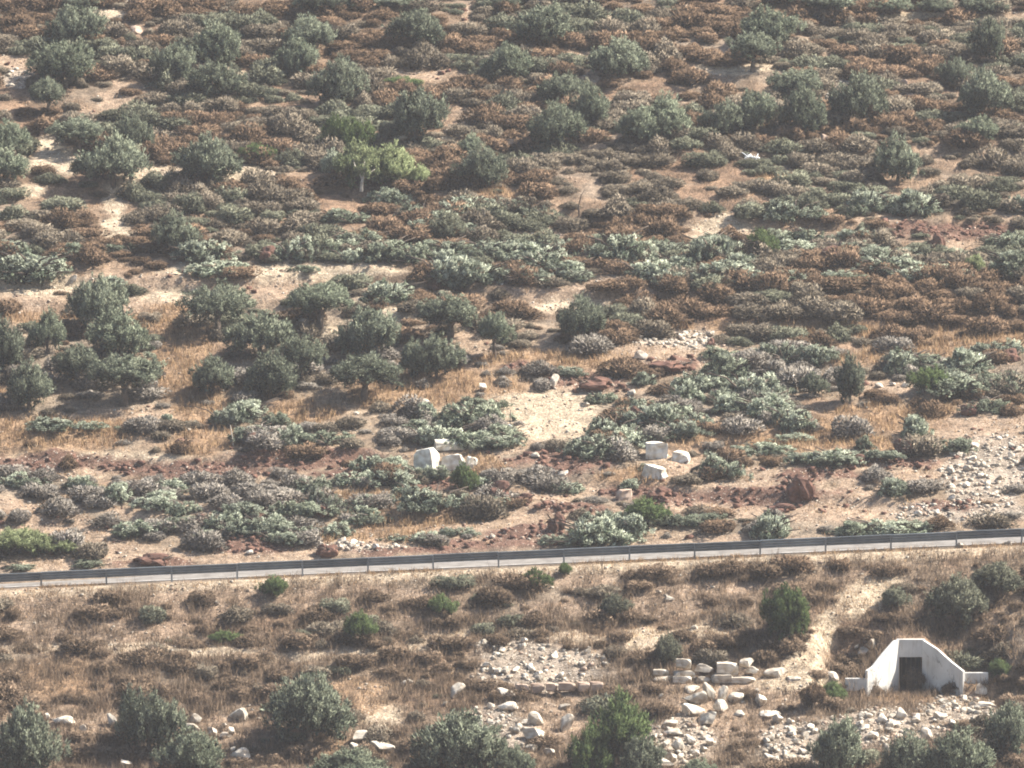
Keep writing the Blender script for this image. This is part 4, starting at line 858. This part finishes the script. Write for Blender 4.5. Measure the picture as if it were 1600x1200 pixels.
def instanced(name, meshes, m, pos, rotz, scl, idx, label, cat):
    """uncountable cover: the same shrub meshes set out on points by geometry nodes"""
    coll = bpy.data.collections.new(name + '_kinds')
    for k, me0 in enumerate(meshes):
        me = me0.copy(); me.materials.clear(); me.materials.append(m); o = bpy.data.objects.new('%s_kind' % name, me); coll.objects.link(o)
    me = bpy.data.meshes.new(name); me.vertices.add(len(pos)); me.vertices.foreach_set('co', np.asarray(pos, np.float32).ravel())
    a = me.attributes.new('rt', 'FLOAT_VECTOR', 'POINT'); a.data.foreach_set('vector', np.stack([rotz * 0, rotz * 0, rotz], 1).astype(np.float32).ravel())
    a = me.attributes.new('sc', 'FLOAT_VECTOR', 'POINT'); a.data.foreach_set('vector', np.asarray(scl, np.float32).ravel())
    a = me.attributes.new('ix', 'INT', 'POINT'); a.data.foreach_set('value', np.asarray(idx, np.int32))
    o = link(name, me); g = bpy.data.node_groups.new(name, 'GeometryNodeTree')
    g.interface.new_socket('Geometry', in_out='INPUT', socket_type='NodeSocketGeometry'); g.interface.new_socket('Geometry', in_out='OUTPUT', socket_type='NodeSocketGeometry')
    gi = g.nodes.new('NodeGroupInput'); gq = g.nodes.new('NodeGroupOutput'); ip = g.nodes.new('GeometryNodeInstanceOnPoints'); ci = g.nodes.new('GeometryNodeCollectionInfo')
    ci.inputs['Collection'].default_value = coll; ci.inputs['Separate Children'].default_value = True; ci.inputs['Reset Children'].default_value = True
    def na(nm, ty):
        q = g.nodes.new('GeometryNodeInputNamedAttribute'); q.data_type = ty; q.inputs['Name'].default_value = nm; return q.outputs[0]
    L = g.links.new
    L(gi.outputs[0], ip.inputs['Points']); L(ci.outputs[0], ip.inputs['Instance']); ip.inputs['Pick Instance'].default_value = True
    L(na('ix', 'INT'), ip.inputs['Instance Index']); L(na('rt', 'FLOAT_VECTOR'), ip.inputs['Rotation']); L(na('sc', 'FLOAT_VECTOR'), ip.inputs['Scale']); L(ip.outputs[0], gq.inputs[0])
    md = o.modifiers.new('scatter', 'NODES'); md.node_group = g
    return tag(o, label, cat, kind='stuff')
for k, lab in [('rust', 'low rust-brown thorn scrub covering the hillside between the trees'), ('grey', 'low grey-brown thorn scrub covering the hillside'), ('sage', 'low dark sage-green scrub covering the hillside'),
               ('brush', 'grey lilac dead brush lying between felled trees'), ('drybrown', 'low straw-brown scrub on the bank below the guardrail')]:
    q = np.array([i for i in rest if species(i) == k])
    if not len(q): continue
    s_ = sizes[q] * 1.2
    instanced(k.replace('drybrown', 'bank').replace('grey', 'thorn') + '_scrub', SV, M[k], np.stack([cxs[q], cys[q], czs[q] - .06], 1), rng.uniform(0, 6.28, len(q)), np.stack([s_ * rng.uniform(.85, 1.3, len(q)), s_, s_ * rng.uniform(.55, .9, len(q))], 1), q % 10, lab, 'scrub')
print('SHRUBS', len(sel), len(rest))

# ------------------------------------------------------------------ dry grass (stuff)
def scatter(n_, y0, y1, f):
    x = rng.uniform(-44, 44, n_); y = rng.uniform(y0, y1, n_); z = ground(x, y); a, b_ = proj(x, y, z); Wq = cover(a, b_)
    k = rng.random(n_) < f(a, b_, Wq); k &= ~((y > -1.0) & (y < 7.2)); k &= ~((x > CX0 - .6) & (x < CX1 + .6) & (y > CY - .3) & (y < CY + .6))
    return x[k], y[k], z[k], a[k], b_[k], {q: Wq[q][k] for q in Wq}
def grass(name, pts, nb, h, wd, spread, m, label, mi=None, mats=None):
    x, y, z = pts; K = len(x)
    c = np.stack([x, y, z], 1)[:, None] + np.concatenate([rng.normal(size=(K, nb, 2)) * spread, np.zeros((K, nb, 1))], 2)
    hh = h[:, None, None] * (.5 + .9 * rng.random((K, nb, 1)))
    lean = rng.normal(size=(K, nb, 3)) * .38; lean[..., 2] = 1
    tip = c + lean * hh
    s = rng.normal(size=(K, nb, 3)); s[..., 2] = 0; s /= np.linalg.norm(s, axis=2, keepdims=True)
    c = c - np.array([0, 0, .05])
    v = np.stack([c - s * wd * .5, c + s * wd * .5, tip], 2).reshape(-1, 3)
    me = mesh_arrays(name, v, np.arange(len(v)).reshape(-1, 3), 3)
    t = np.clip(.5 + .22 * rng.normal(size=(K, 1)) + .2 * rng.normal(size=(K, nb)), 0, 1).reshape(-1)
    a = me.attributes.new('v', 'FLOAT', 'POINT'); a.data.foreach_set('value', np.repeat(t, 3).astype(np.float32)); me.materials.append(m)
    gn = rng.normal(size=(len(t), 3)) * .45 + np.array([0, -.1, 1.]); gn /= np.linalg.norm(gn, axis=1, keepdims=True)
    a = me.attributes.new('nr', 'FLOAT_VECTOR', 'POINT'); a.data.foreach_set('vector', np.repeat(gn, 3, axis=0).astype(np.float32).ravel())
    return tag(link(name, me), label, 'grass', kind='stuff')
x, y, z, a, b_, Wq = scatter(60000, 7.3, 126, lambda a, b_, W: np.clip(W['o'] * .85 + W['p'] * .10 + .12 * (b_ > 540) + .04, 0, 1) * (1 - .9 * W['d']) * (1 - .7 * W['s']) * (1 - .8 * W['k']))
grass('dry_grass', (x, y, z), 9, .16 + .26 * Wq['o'], .05, .22, M['straw'], 'orange dry grass growing between the trees above the road')
x, y, z, a, b_, Wq = scatter(42000, 30, 126, lambda a, b_, W: np.clip(.35 + 2.5 * fbm(a / 50, b_ / 20, 333, 3), .05, .8) * (1 - .9 * W['s']) * (1 - .8 * W['p']) * (1 - .8 * W['k']))
grass('slope_grass', (x, y, z), 8, .12 + .14 * rng.random(len(x)), .05, .24, M['drybrown'], 'thin brown dry grass among the thorn scrub of the upper slope')
x, y, z, a, b_, Wq = scatter(34000, -28, -1.1, lambda a, b_, W: np.clip(.62 + .35 * fbm(a / 60, b_ / 25, 301, 3) * 3, .15, 1) * (1 - .85 * W['s']) * (1 - .9 * W['k']) * (1 - .4 * W['p']))
grass('bank_grass', (x, y, z), 12, .26 + .42 * np.clip(.5 + 2 * fbm(x / 3, y / 2, 305, 3), 0, 1), .035, .2, M['drybrown'], 'tall brown dry grass covering the bank below the guardrail')
x, y, z, a, b_, Wq = scatter(30000, -28, -.8, lambda a, b_, W: .10 + .5 * W['s'] * (b_ < 1000) + .3 * W['o'])
grass('verge_grass', (x, y, z), 8, np.full(len(x), .16), .04, .16, M['straw'], 'short straw-coloured grass along the verge and footpath')

n_ = 1500; x = rng.uniform(-44, 44, n_); k = fbm(x / 3, x * 0, 401, 3) > -.05; x = x[k]; y = rng.uniform(-.75, .28, len(x)) ; z = ground(x, y)
grass('edge_weeds', (x, y, z), 12, .10 + .22 * rng.random(len(x)) ** 2, .03, .12, M['straw'], 'dry weeds growing round the guardrail posts along the road edge')
# ------------------------------------------------------------------ loose stones
def stone_unit(i):
    bm = bmesh.new(); r = np.random.default_rng(1500 + i)
    for k in range(9):
        p = r.normal(size=3); p /= np.linalg.norm(p); p = np.sign(p) * np.abs(p) ** .6; bm.verts.new(tuple(p * .5))
    bmesh.ops.convex_hull(bm, input=list(bm.verts))
    for g in list(bm.verts):
        if not g.link_faces: bm.verts.remove(g)
    bmesh.ops.triangulate(bm, faces=bm.faces); bm.verts.index_update()
    v = np.array([q.co[:] for q in bm.verts]); f = np.array([[w_.index for w_ in q.verts] for q in bm.faces]); bm.free(); return v, f
SU = [stone_unit(i) for i in range(12)]
def stones(name, x, y, z, sz, m, label, cat='stones'):
    V = []; Fq = []; o_ = 0
    for i in range(len(x)):
        v, f = SU[i % 12]; a_ = rng.uniform(0, 6.28); ca, sa = math.cos(a_), math.sin(a_); s = sz[i]
        q = np.stack([(v[:, 0] * ca - v[:, 1] * sa) * s, (v[:, 0] * sa + v[:, 1] * ca) * s * .85, v[:, 2] * s * .75], 1) + (x[i], y[i], z[i] + s * .12)
        V.append(q); Fq.append(f + o_); o_ += len(v)
    me = mesh_arrays(name, np.concatenate(V), np.concatenate(Fq), 3); me.materials.append(m)
    return tag(link(name, me), label, cat, kind='stuff')
x, y, z, a, b_, Wq = scatter(140000, -28, 126, lambda a, b_, W: np.clip(W['k'] * .95 + W['s'] * .3 + W['p'] * .2 + W['d'] * .08 + .012 + .035 * (b_ > 540), 0, 1))
sz = (.06 + .22 * rng.random(len(x)) ** 2.6) * (1 + .8 * Wq['k'])
pk = rng.random(len(x)) < np.where(Wq['k'] > .4, .12, .5)
rub = (Wq['k'] > .5) & (a > 0) & (a < 1600) & (b_ > 500) & (b_ < 1200); ordr = np.argsort(-sz * rub)[:110]
ind = np.zeros(len(x), bool); ind[ordr] = True
stones('loose_stones', x[~pk & ~ind], y[~pk & ~ind], z[~pk & ~ind], sz[~pk & ~ind], M['rock'], 'pale loose limestone rubble scattered over the slope')
stones('stained_stones', x[pk & ~ind], y[pk & ~ind], z[pk & ~ind], sz[pk & ~ind], M['rockpink'], 'earth-stained small stones lying on bare soil')
for i in np.nonzero(ind)[0]:
    s = sz[i] * 1.25; o = link('rubble_stone', RK[i % 9], None, (x[i], y[i], z[i] + s * .2), (0, 0, rng.uniform(0, 6.28)), (s, s * .85, s * .75)); over(o, M['rock'])
    tag(o, None, 'stone', 'rubble stones'); pend(o, 'white rubble stone', a[i], b_[i], s)
x, y, z, a, b_, Wq = scatter(60000, 7.3, 126, lambda a, b_, W: np.clip(W['d'] * .8 + W['p'] * .05, 0, 1))
stones('earth_clods', x, y, z, .12 + .48 * rng.random(len(x)) ** 2, M['earth'], 'dark red-brown clods of freshly dug earth', 'earth')
finish_labels()

# ------------------------------------------------------------------ haze
bm = bmesh.new(); box(bm, -760, 760, -720, 760, -60, 75)
hm = bpy.data.materials.new('haze_air'); hm.use_nodes = True; n = hm.node_tree
for q in list(n.nodes): n.nodes.remove(q)
pv = n.nodes.new('ShaderNodeVolumePrincipled'); pv.inputs['Density'].default_value = .00009; pv.inputs['Color'].default_value = (.90, .92, .96, 1)
pv.inputs['Anisotropy'].default_value = .2
o_ = n.nodes.new('ShaderNodeOutputMaterial'); n.links.new(pv.outputs[0], o_.inputs['Volume'])
hz = link('haze', fin('haze', bm, hm)); hz['kind'] = 'stuff'; hz['label'] = 'thin pale summer haze filling the valley air'; hz['category'] = 'haze'
